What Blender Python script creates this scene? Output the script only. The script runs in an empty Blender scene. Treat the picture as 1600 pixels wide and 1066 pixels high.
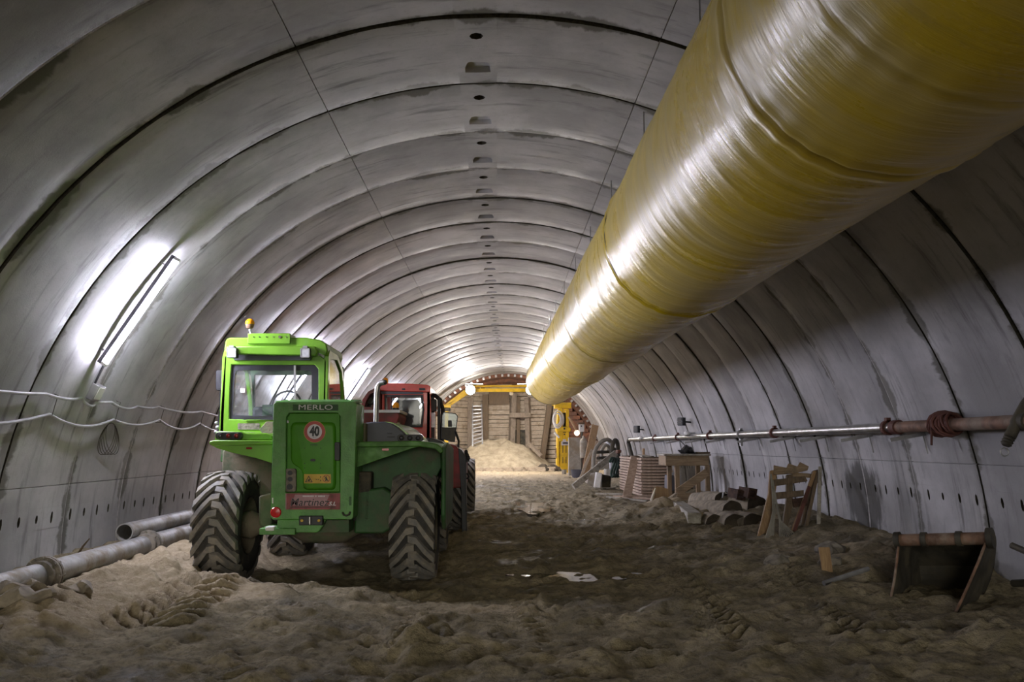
import bpy, bmesh, math, random
import numpy as np
from mathutils import Vector, Matrix, Euler
random.seed(7)
rng = np.random.default_rng(7)
S = bpy.context.scene
COL = S.collection

# ------------------------------------------------------------------ camera
FPX = 1300.0                                   # focal length in pixels of the 1600 px wide frame
TH = math.atan((696 - 533) / FPX)              # camera tilted up
PS = math.atan(35 / FPX * math.cos(TH))        # and turned a little right of the tunnel axis
CAMZ = 1.3
cam_d = bpy.data.cameras.new('camera')
cam_d.sensor_width = 36.0
cam_d.lens = FPX / 1600 * 36.0
cam_d.clip_start = 0.05
cam = bpy.data.objects.new('camera', cam_d)
COL.objects.link(cam)
cam.location = (0, 0, CAMZ)
cam.rotation_euler = (math.pi / 2 + TH, 0, -PS)
S.camera = cam

# ------------------------------------------------------------------ world, exposure
W = bpy.data.worlds.new('world')
S.world = W
W.use_nodes = True
# added fill daylight: an unseen, assumed open mouth behind the camera lets sky in
_wn = W.node_tree.nodes; _wl = W.node_tree.links
_tc = _wn.new('ShaderNodeTexCoord'); _sp = _wn.new('ShaderNodeSeparateXYZ'); _mr = _wn.new('ShaderNodeMapRange'); _mx = _wn.new('ShaderNodeMix')
_wl.new(_tc.outputs['Generated'], _sp.inputs[0]); _wl.new(_sp.outputs[2], _mr.inputs[0])
_mr.inputs[1].default_value = -0.03; _mr.inputs[2].default_value = 0.06      # assumed dark yard below the horizon keeps fill off the ceiling, overcast sky above
_mx.data_type = 'RGBA'; _wl.new(_mr.outputs[0], _mx.inputs[0])
_mx.inputs[6].default_value = (0.10, 0.09, 0.075, 1); _mx.inputs[7].default_value = (1.0, 0.96, 0.84, 1)
_wl.new(_mx.outputs[2], _wn['Background'].inputs[0])
_wn['Background'].inputs[1].default_value = 6.6
pd_ = bpy.data.lights.new('rear_fill_portal', 'AREA'); pd_.shape = 'RECTANGLE'; pd_.size = 9.6; pd_.size_y = 5.0; pd_.cycles.is_portal = True
po_ = bpy.data.objects.new('rear_fill_portal', pd_); COL.objects.link(po_)
po_.location = (0.05, -11.9, 2.45); po_.rotation_euler = (math.pi / 2, 0, 0)
S.view_settings.view_transform = 'Standard'
S.view_settings.look = 'None'
S.view_settings.gamma = 1.0
S.view_settings.use_curve_mapping = False
S.view_settings.exposure = 0.6
S.cycles.use_denoising = True
S.cycles.max_bounces = 10
S.cycles.diffuse_bounces = 6
S.cycles.glossy_bounces = 4
S.cycles.transmission_bounces = 8
S.cycles.sample_clamp_indirect = 6.0

TUBE_STRENGTH = 110.0        # bare tubes of the battens on the left wall
BATTEN_WATTS = 72.0         # what their reflectors throw into the tunnel
TUBE_COLOR = (0.85, 0.84, 1.0)
FLOOD_WATTS = 75.0          # flood lights at the heading
FLOOD_COLOR = (1.0, 0.93, 0.84)
LAMP_Y = (8.93, 16.6, 22.0, 29.0, 36.0)
LAMP_POWER = (1.0, 1.7, 1.8, 1.9, 1.7)

# ------------------------------------------------------------------ measuring helpers
def ray(px, py):
    x = (px - 800) / FPX; y = -(py - 533) / FPX
    Y = y * math.cos(TH) + math.sin(TH); Z = -y * math.sin(TH) + math.cos(TH)
    X = x * math.cos(PS) + Z * math.sin(PS); Z = -x * math.sin(PS) + Z * math.cos(PS)
    return X / Z, Y / Z

def at(px, py, Y):
    """the point of the place seen at photo position (px, py) in the cross-section at distance Y"""
    a, b = ray(px, py)
    return Vector((a * Y, Y, CAMZ + b * Y))

R0, ZC = 4.77, 0.2
def cx(y):
    return 0.05 + 0.0005 * max(0.0, y) ** 2
def wallp(y, z, inset=0.0, side=1):
    r = R0 - inset
    return Vector((cx(y) + side * math.sqrt(max(0, r * r - (z - ZC) ** 2)), y, z))
def archp(y, deg, inset=0.0):
    a = math.radians(deg); r = R0 - inset
    return Vector((cx(y) + r * math.sin(a), y, ZC + r * math.cos(a)))

# ------------------------------------------------------------------ materials
MATS = {}
class NT:
    def __init__(s, m):
        s.t = m.node_tree; s.n = s.t.nodes; s.l = s.t.links
    def new(s, typ, props=None, **ins):
        n = s.n.new(typ)
        for k, v in (props or {}).items(): setattr(n, k, v)
        for k, v in ins.items():
            key = int(k[1:]) if k[0] == 'i' and k[1:].isdigit() else k.replace('_', ' ')
            if isinstance(v, bpy.types.NodeSocket): s.l.new(v, n.inputs[key])
            else: n.inputs[key].default_value = v
        return n
    def math(s, op, a, b=0.0, c=None, clamp=False):
        n = s.n.new('ShaderNodeMath'); n.operation = op; n.use_clamp = clamp
        for i, v in enumerate((a, b) if c is None else (a, b, c)):
            if isinstance(v, bpy.types.NodeSocket): s.l.new(v, n.inputs[i])
            else: n.inputs[i].default_value = v
        return n.outputs[0]
    def mix(s, f, a, b, mode='MIX'):
        n = s.n.new('ShaderNodeMix'); n.data_type = 'RGBA'; n.blend_type = mode
        for i, v in ((0, f), (6, a), (7, b)):
            if isinstance(v, bpy.types.NodeSocket): s.l.new(v, n.inputs[i])
            else: n.inputs[i].default_value = (tuple(v) + (1,))[:4] if i else v
        return n.outputs[2]
    def noise(s, vec, scale, detail=4, rough=0.55, out=0, dist=0.0):
        n = s.new('ShaderNodeTexNoise', Scale=scale, Detail=detail, Roughness=rough, Distortion=dist)
        s.l.new(vec, n.inputs['Vector'])
        return n.outputs[out]
    def ramp(s, f, lo, hi):
        n = s.new('ShaderNodeMapRange', props={'clamp': True, 'interpolation_type': 'SMOOTHSTEP'}, i0=f, i1=lo, i2=hi)
        return n.outputs[0]
    def mapping(s, vec, scale):
        n = s.new('ShaderNodeMapping', Vector=vec, Scale=scale)
        return n.outputs[0]

def new_mat(name):
    m = bpy.data.materials.new(name); m.use_nodes = True
    MATS[name] = m
    nt = NT(m); bs = nt.n['Principled BSDF']
    return m, nt, bs

def mat(name, col, rough=0.6, metal=0.0, var=0.25, scale=5.0, bump=0.15, bscale=45.0, col2=None, dirt=None, dirt_amt=0.45, dscale=3.0, spec=0.5, coat=0.0):
    """painted / worn surface: noise between two colours, patches of dirt, fine bump"""
    m, nt, bs = new_mat(name)
    pos = nt.new('ShaderNodeNewGeometry').outputs['Position']
    c2 = col2 or tuple(c * (1 - var) for c in col)
    n1 = nt.noise(pos, scale, 5)
    c = nt.mix(nt.ramp(n1, 0.35, 0.68), col, c2)
    r = rough
    if dirt:
        n2 = nt.noise(pos, dscale, 8, 0.7)
        f = nt.ramp(n2, 1 - dirt_amt - 0.12, 1 - dirt_amt + 0.12)
        c = nt.mix(f, c, dirt)
        r = nt.math('MULTIPLY_ADD', f, 0.85 - rough, rough)
    nt.l.new(c, bs.inputs['Base Color'])
    if isinstance(r, float): bs.inputs['Roughness'].default_value = r
    else: nt.l.new(r, bs.inputs['Roughness'])
    bs.inputs['Metallic'].default_value = metal
    bs.inputs['Specular IOR Level'].default_value = spec
    bs.inputs['Coat Weight'].default_value = coat
    if bump:
        b = nt.new('ShaderNodeBump', Strength=bump, Distance=0.01, Height=nt.noise(pos, bscale, 4))
        nt.l.new(b.outputs[0], bs.inputs['Normal'])
    return m

def emit_mat(name, col, strength):
    m, nt, bs = new_mat(name)
    bs.inputs['Base Color'].default_value = (0.8, 0.8, 0.8, 1)
    bs.inputs['Emission Color'].default_value = tuple(col) + (1,)
    bs.inputs['Emission Strength'].default_value = strength
    return m

def glass_mat(name, tint=(0.8, 0.88, 0.88), alpha=0.25, rough=0.05, dust=0.12):
    m, nt, bs = new_mat(name)
    out = nt.n['Material Output']
    pos = nt.new('ShaderNodeNewGeometry').outputs['Position']
    tr = nt.new('ShaderNodeBsdfTransparent', Color=tuple(tint) + (1,))
    gl = nt.new('ShaderNodeBsdfGlossy', Roughness=rough)
    fr = nt.new('ShaderNodeFresnel', IOR=1.5)
    m1 = nt.new('ShaderNodeMixShader', i0=fr.outputs[0], i1=tr.outputs[0], i2=gl.outputs[0])
    df = nt.new('ShaderNodeBsdfDiffuse', Color=(0.5, 0.53, 0.55, 1))
    dn = nt.math('MULTIPLY', nt.ramp(nt.noise(pos, 6, 8, 0.7), 0.3, 0.8), dust * 2)
    m2 = nt.new('ShaderNodeMixShader', i0=dn, i1=m1.outputs[0], i2=df.outputs[0])
    nt.l.new(m2.outputs[0], out.inputs['Surface'])
    return m

# precast concrete lining
RINGP, RING0 = 1.335, 6.745 - 1.335 * 14       # ring spacing and the first joint
def concrete(name):
    m, nt, bs = new_mat(name)
    pos = nt.new('ShaderNodeNewGeometry').outputs['Position']
    sep = nt.new('ShaderNodeSeparateXYZ', Vector=pos)
    yy = nt.math('DIVIDE', nt.math('SUBTRACT', sep.outputs[1], RING0), RINGP)
    idx = nt.math('FLOOR', yy); fr = nt.math('FRACT', yy)
    wn = nt.new('ShaderNodeTexWhiteNoise', props={'noise_dimensions': '1D'}, W=idx).outputs[0]
    big = nt.noise(pos, 0.9, 6, 0.6)
    streak = nt.noise(nt.mapping(pos, (1.0, 7.0, 0.8)), 1.1, 6, 0.65)        # runs down along each ring
    fine = nt.noise(pos, 14, 6, 0.7)
    c = nt.mix(nt.ramp(big, 0.32, 0.7), (0.30, 0.295, 0.30), (0.50, 0.49, 0.50))
    c = nt.mix(nt.ramp(streak, 0.52, 0.74), c, (0.19, 0.185, 0.185))
    c = nt.mix(nt.math('MULTIPLY', nt.ramp(fine, 0.5, 0.8), 0.35), c, (0.22, 0.21, 0.2))
    v = nt.math('MULTIPLY_ADD', wn, 0.24, 0.84)
    c = nt.mix(1.0, c, nt.new('ShaderNodeCombineColor', i0=v, i1=v, i2=v).outputs[0], 'MULTIPLY')
    # damp, algae-dark seepage beside the joints
    edge = nt.math('MINIMUM', fr, nt.math('SUBTRACT', 1.0, fr))
    seep = nt.noise(nt.mapping(pos, (1.6, 0.6, 1.6)), 1.3, 7, 0.62)
    wet = nt.ramp(nt.math('SUBTRACT', nt.math('MULTIPLY_ADD', edge, -2.2, seep), 0.0), 0.36, 0.46)
    c = nt.mix(nt.math('MULTIPLY', wet, 0.8), c, (0.10, 0.097, 0.078))
    # patch of black mould low on the right wall beside the pallet
    dv = nt.new('ShaderNodeVectorMath', props={'operation': 'SUBTRACT'}); nt.l.new(pos, dv.inputs[0]); dv.inputs[1].default_value = (4.87, 10.85, 0.62)
    dl = nt.new('ShaderNodeVectorMath', props={'operation': 'LENGTH'}); nt.l.new(nt.mapping(dv.outputs[0], (1, 1.15, 1.2)), dl.inputs[0])
    mo = nt.ramp(nt.math('MULTIPLY_ADD', nt.noise(nt.mapping(pos, (6, 6, 1.6)), 1.4, 7, 0.7), 0.9, nt.math('MULTIPLY', dl.outputs['Value'], -1.0)), -0.28, -0.02)
    c = nt.mix(nt.math('MULTIPLY', mo, 0.85), c, (0.035, 0.033, 0.028))
    nt.l.new(c, bs.inputs['Base Color'])
    rg = nt.math('MULTIPLY_ADD', nt.noise(pos, 2.3, 5), 0.5, 0.26)
    nt.l.new(rg, bs.inputs['Roughness'])
    bs.inputs['Specular IOR Level'].default_value = 0.30
    h = nt.math('ADD', nt.math('MULTIPLY', nt.noise(pos, 60, 5, 0.6), 0.25), nt.math('MULTIPLY', nt.noise(nt.mapping(pos, (1, 4, 1)), 2.0, 4), 0.5))
    b = nt.new('ShaderNodeBump', Strength=0.28, Distance=0.02, Height=h)
    nt.l.new(b.outputs[0], bs.inputs['Normal'])
    return m
concrete('concrete')
mat('joint_dark', (0.055, 0.05, 0.035), 0.9, var=0.5, scale=30, bump=0.6, bscale=60)
mat('joint_mortar', (0.48, 0.46, 0.45), 0.85, var=0.4, scale=20, bump=0.6, bscale=60)
mat('hole_dark', (0.05, 0.042, 0.025), 0.95, var=0.5, scale=40)  # dark lining of the wall slots and crown holes

def soil():
    m, nt, bs = new_mat('soil')
    pos = nt.new('ShaderNodeNewGeometry').outputs['Position']
    dry = nt.new('ShaderNodeAttribute', props={'attribute_name': 'dry'}).outputs['Fac']
    n1 = nt.noise(pos, 2.2, 8, 0.65)
    n2 = nt.noise(pos, 18, 8, 0.75)
    n3 = nt.noise(pos, 0.8, 5, 0.6)
    c = nt.mix(nt.ramp(n1, 0.34, 0.66), (0.21, 0.175, 0.105), (0.43, 0.36, 0.235))
    c = nt.mix(nt.ramp(n2, 0.42, 0.75), c, (0.10, 0.083, 0.05))
    sand = nt.mix(nt.ramp(n2, 0.35, 0.75), (0.52, 0.425, 0.29), (0.34, 0.265, 0.165))
    f = nt.ramp(nt.math('ADD', dry, nt.math('MULTIPLY', nt.math('SUBTRACT', n1, 0.5), 0.9)), 0.25, 0.75)
    c = nt.mix(f, c, sand)
    wet = nt.math('MULTIPLY', nt.ramp(n3, 0.5, 0.66), nt.math('SUBTRACT', 1.0, f))
    c = nt.mix(nt.math('MULTIPLY', wet, 0.5), c, (0.075, 0.062, 0.04))
    nt.l.new(c, bs.inputs['Base Color'])
    r = nt.math('MULTIPLY_ADD', wet, -0.42, 0.9)
    nt.l.new(r, bs.inputs['Roughness'])
    bs.inputs['Specular IOR Level'].default_value = 0.35
    h = nt.math('ADD', nt.math('MULTIPLY', nt.noise(pos, 55, 6, 0.7), 0.6), nt.noise(pos, 14, 6, 0.65))
    b = nt.new('ShaderNodeBump', Strength=0.9, Distance=0.05, Height=h)
    nt.l.new(b.outputs[0], bs.inputs['Normal'])
soil()
mat('puddle_water', (0.05, 0.042, 0.03), 0.06, var=0.2, bump=0.05, bscale=8, spec=0.8)
DIRT = (0.17, 0.14, 0.095)
mat('green_paint', (0.165, 0.37, 0.03), 0.32, var=0.2, scale=3, bump=0.05, dirt=(0.12, 0.30, 0.035), dirt_amt=0.33, dscale=4, coat=0.25)
mat('green_door', (0.065, 0.26, 0.010), 0.5, var=0.2, bump=0.04, dirt=(0.06, 0.17, 0.02), dirt_amt=0.35, spec=0.35)
mat('green_shaded', (0.085, 0.27, 0.03), 0.45, var=0.3, scale=5, bump=0.15, dirt=(0.06, 0.12, 0.04), dirt_amt=0.45)  # same green paint, darkened to put the right mudguard's shade into the colour
mat('green_worn', (0.09, 0.29, 0.05), 0.42, var=0.3, scale=6, bump=0.25, bscale=60, dirt=(0.16, 0.29, 0.125), dirt_amt=0.42, dscale=7)
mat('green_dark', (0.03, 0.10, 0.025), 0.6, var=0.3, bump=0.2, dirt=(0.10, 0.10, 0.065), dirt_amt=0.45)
mat('green_axle', (0.10, 0.14, 0.07), 0.75, var=0.4, bump=0.4, dirt=DIRT, dirt_amt=0.55)
mat('tyre_rubber', (0.035, 0.033, 0.03), 0.75, var=0.3, bump=0.3, dirt=(0.085, 0.073, 0.055), dirt_amt=0.42, dscale=9)  # carcass darkened: shade between the lugs is put into the colour
mat('lug_rubber_lit', (0.19, 0.18, 0.165), 0.65, var=0.3, bump=0.3, dirt=(0.26, 0.23, 0.185), dirt_amt=0.48, dscale=9)  # dried mud on the lugs, plus lamp light put into their pale colour
mat('black_plastic', (0.018, 0.018, 0.02), 0.5, var=0.3, bump=0.1)
mat('grey_plastic', (0.075, 0.075, 0.095), 0.5, var=0.25, bump=0.1)
mat('chassis', (0.03, 0.028, 0.022), 0.8, var=0.4, bump=0.4, dirt=(0.10, 0.085, 0.055), dirt_amt=0.5)
mat('red_paint', (0.80, 0.07, 0.045), 0.35, var=0.25, scale=3, bump=0.08, dirt=(0.25, 0.06, 0.045), dirt_amt=0.3, coat=0.2)
mat('red_dirty', (0.24, 0.03, 0.026), 0.6, var=0.35, bump=0.2, dirt=(0.10, 0.06, 0.045), dirt_amt=0.45)
mat('yellow_paint', (0.80, 0.50, 0.01), 0.4, var=0.2, bump=0.1, dirt=(0.35, 0.24, 0.06), dirt_amt=0.34)
mat('steel', (0.50, 0.49, 0.47), 0.32, 0.9, var=0.35, bump=0.15, dirt=(0.25, 0.2, 0.15), dirt_amt=0.3)
mat('galvanised', (0.44, 0.44, 0.45), 0.45, 0.6, var=0.3, bump=0.1, dirt=(0.25, 0.23, 0.2), dirt_amt=0.35)
mat('pipe_grey', (0.34, 0.335, 0.33), 0.5, 0.35, var=0.35, bump=0.2, dirt=(0.23, 0.19, 0.14), dirt_amt=0.45)
mat('rust_brown', (0.085, 0.045, 0.03), 0.85, 0.1, var=0.5, scale=12, bump=0.4)
mat('rust', (0.17, 0.065, 0.032), 0.8, 0.2, var=0.5, scale=6, bump=0.4, dirt=(0.09, 0.045, 0.03), dirt_amt=0.5)
mat('rusty_pipe', (0.26, 0.15, 0.10), 0.7, 0.3, var=0.5, scale=8, bump=0.3, dirt=(0.30, 0.24, 0.19), dirt_amt=0.45)
mat('rust_red', (0.15, 0.055, 0.04), 0.7, 0.2, var=0.4, bump=0.3)
mat('dark_steel', (0.075, 0.068, 0.055), 0.6, 0.4, var=0.4, scale=7, bump=0.3, dirt=(0.11, 0.095, 0.065), dirt_amt=0.45)
mat('white_paint', (0.74, 0.73, 0.70), 0.5, var=0.15, bump=0.05, dirt=(0.4, 0.37, 0.32), dirt_amt=0.25)
mat('red_lens', (0.55, 0.02, 0.02), 0.2, var=0.1, bump=0)
mat('dark_red_lens', (0.22, 0.015, 0.012), 0.15, var=0.1, bump=0)
mat('clear_lens', (0.65, 0.66, 0.70), 0.12, 0.1, var=0.15, scale=30, bump=0.3, bscale=90)
mat('smoke_lens', (0.07, 0.07, 0.08), 0.12, 0.2, var=0.2, bump=0)
mat('amber_lens', (0.95, 0.36, 0.01), 0.15, var=0.2, bump=0.1, bscale=80)
mat('sign_red', (0.42, 0.035, 0.02), 0.4, var=0.2, bump=0)
mat('sign_white', (0.66, 0.62, 0.66), 0.4, var=0.1, bump=0)
mat('sign_yellow', (0.62, 0.40, 0.05), 0.5, var=0.2, bump=0, dirt=(0.4, 0.27, 0.06), dirt_amt=0.4)
mat('sign_black', (0.012, 0.012, 0.014), 0.5, var=0.1, bump=0)
mat('plate_red', (0.30, 0.055, 0.06), 0.5, var=0.3, bump=0.1, dirt=(0.10, 0.06, 0.05), dirt_amt=0.42, dscale=12)
mat('plate_pale', (0.40, 0.22, 0.24), 0.5, var=0.3, bump=0.0)
mat('hi_vis', (0.6, 0.75, 0.02), 0.5, var=0.1, bump=0)
mat('letter_grey', (0.62, 0.63, 0.61), 0.4, var=0.15, bump=0)
mat('mud_grey', (0.22, 0.195, 0.16), 0.9, var=0.5, scale=14, bump=0.8, bscale=40)
mat('seat_cloth', (0.03, 0.035, 0.04), 0.8, var=0.3)
mat('interior_green', (0.015, 0.22, 0.06), 0.5, var=0.2)
mat('cable_grey', (0.50, 0.50, 0.52), 0.5, var=0.25, bump=0.05)
mat('rope', (0.33, 0.31, 0.26), 0.9, var=0.4, bump=0.4, bscale=120)
mat('bag_black', (0.012, 0.012, 0.014), 0.45, var=0.3, bump=0.3, bscale=30)
mat('roll_tan', (0.31, 0.26, 0.19), 0.9, var=0.45, scale=8, bump=0.7, bscale=26)
mat('roll_dark', (0.08, 0.063, 0.045), 0.95, var=0.4, bump=0.6)
mat('hose', (0.30, 0.27, 0.22), 0.6, var=0.3, bump=0.2)
mat('hose_green', (0.02, 0.05, 0.035), 0.5, var=0.3)
mat('cream', (0.72, 0.66, 0.50), 0.6, var=0.2)
mat('grey_board', (0.36, 0.33, 0.28), 0.8, var=0.3, bump=0.2, dirt=(0.24, 0.19, 0.13), dirt_amt=0.45)
glass_mat('cab_glass', tint=(0.93, 0.96, 0.96), dust=0.03)
glass_mat('dusty_glass', tint=(0.92, 0.96, 0.96), dust=0.15)
glass_mat('dark_glass', tint=(0.55, 0.62, 0.62), dust=0.10)
emit_mat('tube_glow', TUBE_COLOR, TUBE_STRENGTH)
emit_mat('flood_glow', (0.95, 0.95, 1.0), 60.0)

def wood(name, c1, c2, axis=(1, 14, 14), rough=0.8, dirt=(0.12, 0.095, 0.065), amt=0.4):
    m, nt, bs = new_mat(name)
    co = nt.new('ShaderNodeTexCoord').outputs['Object']
    pos = nt.new('ShaderNodeNewGeometry').outputs['Position']
    g = nt.noise(nt.mapping(co, axis), 3.0, 6, 0.6, dist=0.4)
    c = nt.mix(nt.ramp(g, 0.32, 0.7), c1, c2)
    f = nt.ramp(nt.noise(pos, 4.0, 7, 0.65), 1 - amt - 0.12, 1 - amt + 0.15)
    c = nt.mix(f, c, dirt)
    nt.l.new(c, bs.inputs['Base Color']); bs.inputs['Roughness'].default_value = rough
    b = nt.new('ShaderNodeBump', Strength=0.4, Distance=0.008, Height=g)
    nt.l.new(b.outputs[0], bs.inputs['Normal'])
wood('wood_x', (0.34, 0.25, 0.155), (0.22, 0.15, 0.09))
wood('wood_y', (0.34, 0.25, 0.155), (0.22, 0.15, 0.09), (14, 1, 14))
wood('wood_z', (0.32, 0.225, 0.135), (0.20, 0.135, 0.08), (14, 14, 1))
wood('wood_pale', (0.56, 0.47, 0.36), (0.40, 0.32, 0.235), (2, 2, 12))
wood('wood_grey', (0.46, 0.43, 0.37), (0.30, 0.275, 0.23), (6, 1, 6))
wood('wood_orange', (0.36, 0.235, 0.12), (0.25, 0.15, 0.075), (14, 14, 1), amt=0.3)
wood('wood_panel', (0.46, 0.35, 0.265), (0.29, 0.205, 0.15), (3, 1, 8), amt=0.3)
wood('wood_post', (0.30, 0.245, 0.19), (0.19, 0.15, 0.115), (14, 14, 1))
wood('wood_dark', (0.17, 0.12, 0.075), (0.10, 0.07, 0.045), (14, 14, 1))
wood('wood_wall', (0.46, 0.385, 0.30), (0.28, 0.225, 0.17), (1, 14, 14), amt=0.42, dirt=(0.22, 0.165, 0.105))

# ------------------------------------------------------------------ mesh helpers
ORIGIN = {}
class MB:
    def __init__(s): s.v = []; s.f = []; s.m = []; s.cur = 0
    def add(s, vs, fs):
        k = len(s.v); s.v += [Vector(p) for p in vs]
        s.f += [tuple(i + k for i in f) for f in fs]; s.m += [s.cur] * len(fs)
        return s
    def box(s, c, size, rot=None):
        c = Vector(c); h = Vector(size) / 2
        vs = [Vector((x * h.x, y * h.y, z * h.z)) for x in (-1, 1) for y in (-1, 1) for z in (-1, 1)]
        if rot is not None:
            Rm = rot if isinstance(rot, Matrix) else Euler(rot).to_matrix()
            vs = [Rm @ v for v in vs]
        return s.add([c + v for v in vs], [(0, 1, 3, 2), (4, 6, 7, 5), (0, 4, 5, 1), (2, 3, 7, 6), (0, 2, 6, 4), (1, 5, 7, 3)])
    def bar(s, p0, p1, w, h, up=(0, 0, 1)):
        p0 = Vector(p0); p1 = Vector(p1); d = (p1 - p0); L = d.length; d.normalize()
        u = Vector(up); a = d.cross(u)
        if a.length < 1e-4: a = d.cross(Vector((1, 0, 0)))
        a.normalize(); b = a.cross(d)
        Rm = Matrix((d, a, b)).transposed()
        return s.box((p0 + p1) / 2, (L, w, h), Rm)
    def tube(s, pts, r, n=10, caps=True):
        pts = [Vector(p) for p in pts]
        rs = r if isinstance(r, (list, tuple)) else [r] * len(pts)
        base = len(s.v); prev = None
        for i, p in enumerate(pts):
            d = (pts[min(i + 1, len(pts) - 1)] - pts[max(i - 1, 0)]).normalized()
            if prev is None:
                a = d.cross(Vector((0, 0, 1)))
                if a.length < 1e-3: a = d.cross(Vector((1, 0, 0)))
            else:
                a = prev - d * prev.dot(d)
            a.normalize(); prev = a; b = d.cross(a)
            for k in range(n):
                t = 2 * math.pi * k / n
                s.v.append(p + (a * math.cos(t) + b * math.sin(t)) * rs[i])
        for i in range(len(pts) - 1):
            for k in range(n):
                s.f.append((base + i * n + k, base + i * n + (k + 1) % n, base + (i + 1) * n + (k + 1) % n, base + (i + 1) * n + k)); s.m.append(s.cur)
        if caps:
            s.f.append(tuple(base + k for k in range(n))); s.m.append(s.cur)
            s.f.append(tuple(base + (len(pts) - 1) * n + k for k in range(n))); s.m.append(s.cur)
        return s
    def cyl(s, p0, p1, r, n=20, r1=None):
        return s.tube([p0, p1], [r, r if r1 is None else r1], n)
    def lathe(s, c, axis, prof, n=32, closed=True):
        """prof: list of (radius, distance along axis)"""
        c = Vector(c); d = Vector(axis).normalized(); a = d.orthogonal().normalized(); b = d.cross(a)
        base = len(s.v)
        for r, h in prof:
            for k in range(n):
                t = 2 * math.pi * k / n
                s.v.append(c + d * h + (a * math.cos(t) + b * math.sin(t)) * max(r, 1e-4))
        for i in range(len(prof) - 1):
            for k in range(n):
                s.f.append((base + i * n + k, base + i * n + (k + 1) % n, base + (i + 1) * n + (k + 1) % n, base + (i + 1) * n + k)); s.m.append(s.cur)
        if closed:
            s.f.append(tuple(base + k for k in range(n))); s.m.append(s.cur)
            s.f.append(tuple(base + (len(prof) - 1) * n + k for k in range(n))); s.m.append(s.cur)
        return s
    def prism(s, A, B):
        n = len(A)
        return s.add(list(A) + list(B), [tuple(range(n)), tuple(range(2 * n - 1, n - 1, -1))] + [(i, (i + 1) % n, n + (i + 1) % n, n + i) for i in range(n)])
    def pp(s, poly, Y0, Y1):
        """an outline measured on the photo at distance Y0, given its real depth Y0..Y1"""
        A = [at(x, y, Y0) for x, y in poly]
        return s.prism(A, [Vector((p.x, Y1, p.z)) for p in A])
    def pb(s, x0, y0, x1, y1, Y0, Y1):
        return s.pp([(x0, y0), (x1, y0), (x1, y1), (x0, y1)], Y0, Y1)
    def ring(s, O, I, d):
        """frame between two loops of equal count, extruded by vector d"""
        n = len(O); d = Vector(d)
        vs = list(O) + list(I) + [p + d for p in O] + [p + d for p in I]
        fs = []
        for i in range(n):
            j = (i + 1) % n
            fs += [(i, j, n + j, n + i), (2 * n + i, 3 * n + i, 3 * n + j, 2 * n + j), (i, 2 * n + i, 2 * n + j, j), (n + i, n + j, 3 * n + j, 3 * n + i)]
        return s.add(vs, fs)
    def pring(s, O, I, Y0, Y1):
        return s.ring([at(x, y, Y0) for x, y in O], [at(x, y, Y0) for x, y in I], (0, Y1 - Y0, 0))
    def sphere(s, c, r, sc=(1, 1, 1), n=16, m=10):
        c = Vector(c); vs = [c + Vector((0, 0, r * sc[2]))]
        for i in range(1, m):
            t = math.pi * i / m
            for k in range(n):
                p = 2 * math.pi * k / n
                vs.append(c + Vector((r * sc[0] * math.sin(t) * math.cos(p), r * sc[1] * math.sin(t) * math.sin(p), r * sc[2] * math.cos(t))))
        vs.append(c - Vector((0, 0, r * sc[2])))
        fs = [(0, 1 + k, 1 + (k + 1) % n) for k in range(n)]
        for i in range(m - 2):
            for k in range(n):
                fs.append((1 + i * n + k, 1 + (i + 1) * n + k, 1 + (i + 1) * n + (k + 1) % n, 1 + i * n + (k + 1) % n))
        L = len(vs) - 1; q = 1 + (m - 2) * n
        fs += [(L, q + (k + 1) % n, q + k) for k in range(n)]
        return s.add(vs, fs)
    def jitter(s, amp):
        for v in s.v: v += Vector((random.uniform(-amp, amp), random.uniform(-amp, amp), random.uniform(-amp, amp)))
        return s
    def build(s, name, m, parent=None, loc=None, bevel=0.0, smooth=True, angle=0.6):
        me = bpy.data.meshes.new(name)
        org = ORIGIN[parent.name].copy() if parent is not None else (Vector(loc) if loc is not None else s.centre())
        me.from_pydata([tuple(v - org) for v in s.v], [], s.f)
        for k in (m if isinstance(m, (list, tuple)) else [m]): me.materials.append(MATS[k])
        if any(s.m): me.polygons.foreach_set('material_index', s.m)
        bm = bmesh.new(); bm.from_mesh(me); bmesh.ops.recalc_face_normals(bm, faces=bm.faces); bm.to_mesh(me); bm.free()
        if smooth:
            me.polygons.foreach_set('use_smooth', [True] * len(me.polygons))
            me.set_sharp_from_angle(angle=angle)
        o = bpy.data.objects.new(name, me); COL.objects.link(o)
        if parent is not None: o.parent = parent
        else: o.location = org
        ORIGIN[o.name] = org
        if bevel:
            b = o.modifiers.new('bevel', 'BEVEL'); b.width = bevel; b.segments = 2; b.limit_method = 'ANGLE'; b.angle_limit = 0.7
            b.harden_normals = False
        return o
    def centre(s):
        lo = Vector((min(v.x for v in s.v), min(v.y for v in s.v), min(v.z for v in s.v)))
        hi = Vector((max(v.x for v in s.v), max(v.y for v in s.v), max(v.z for v in s.v)))
        return Vector(((lo.x + hi.x) / 2, (lo.y + hi.y) / 2, lo.z))

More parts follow.
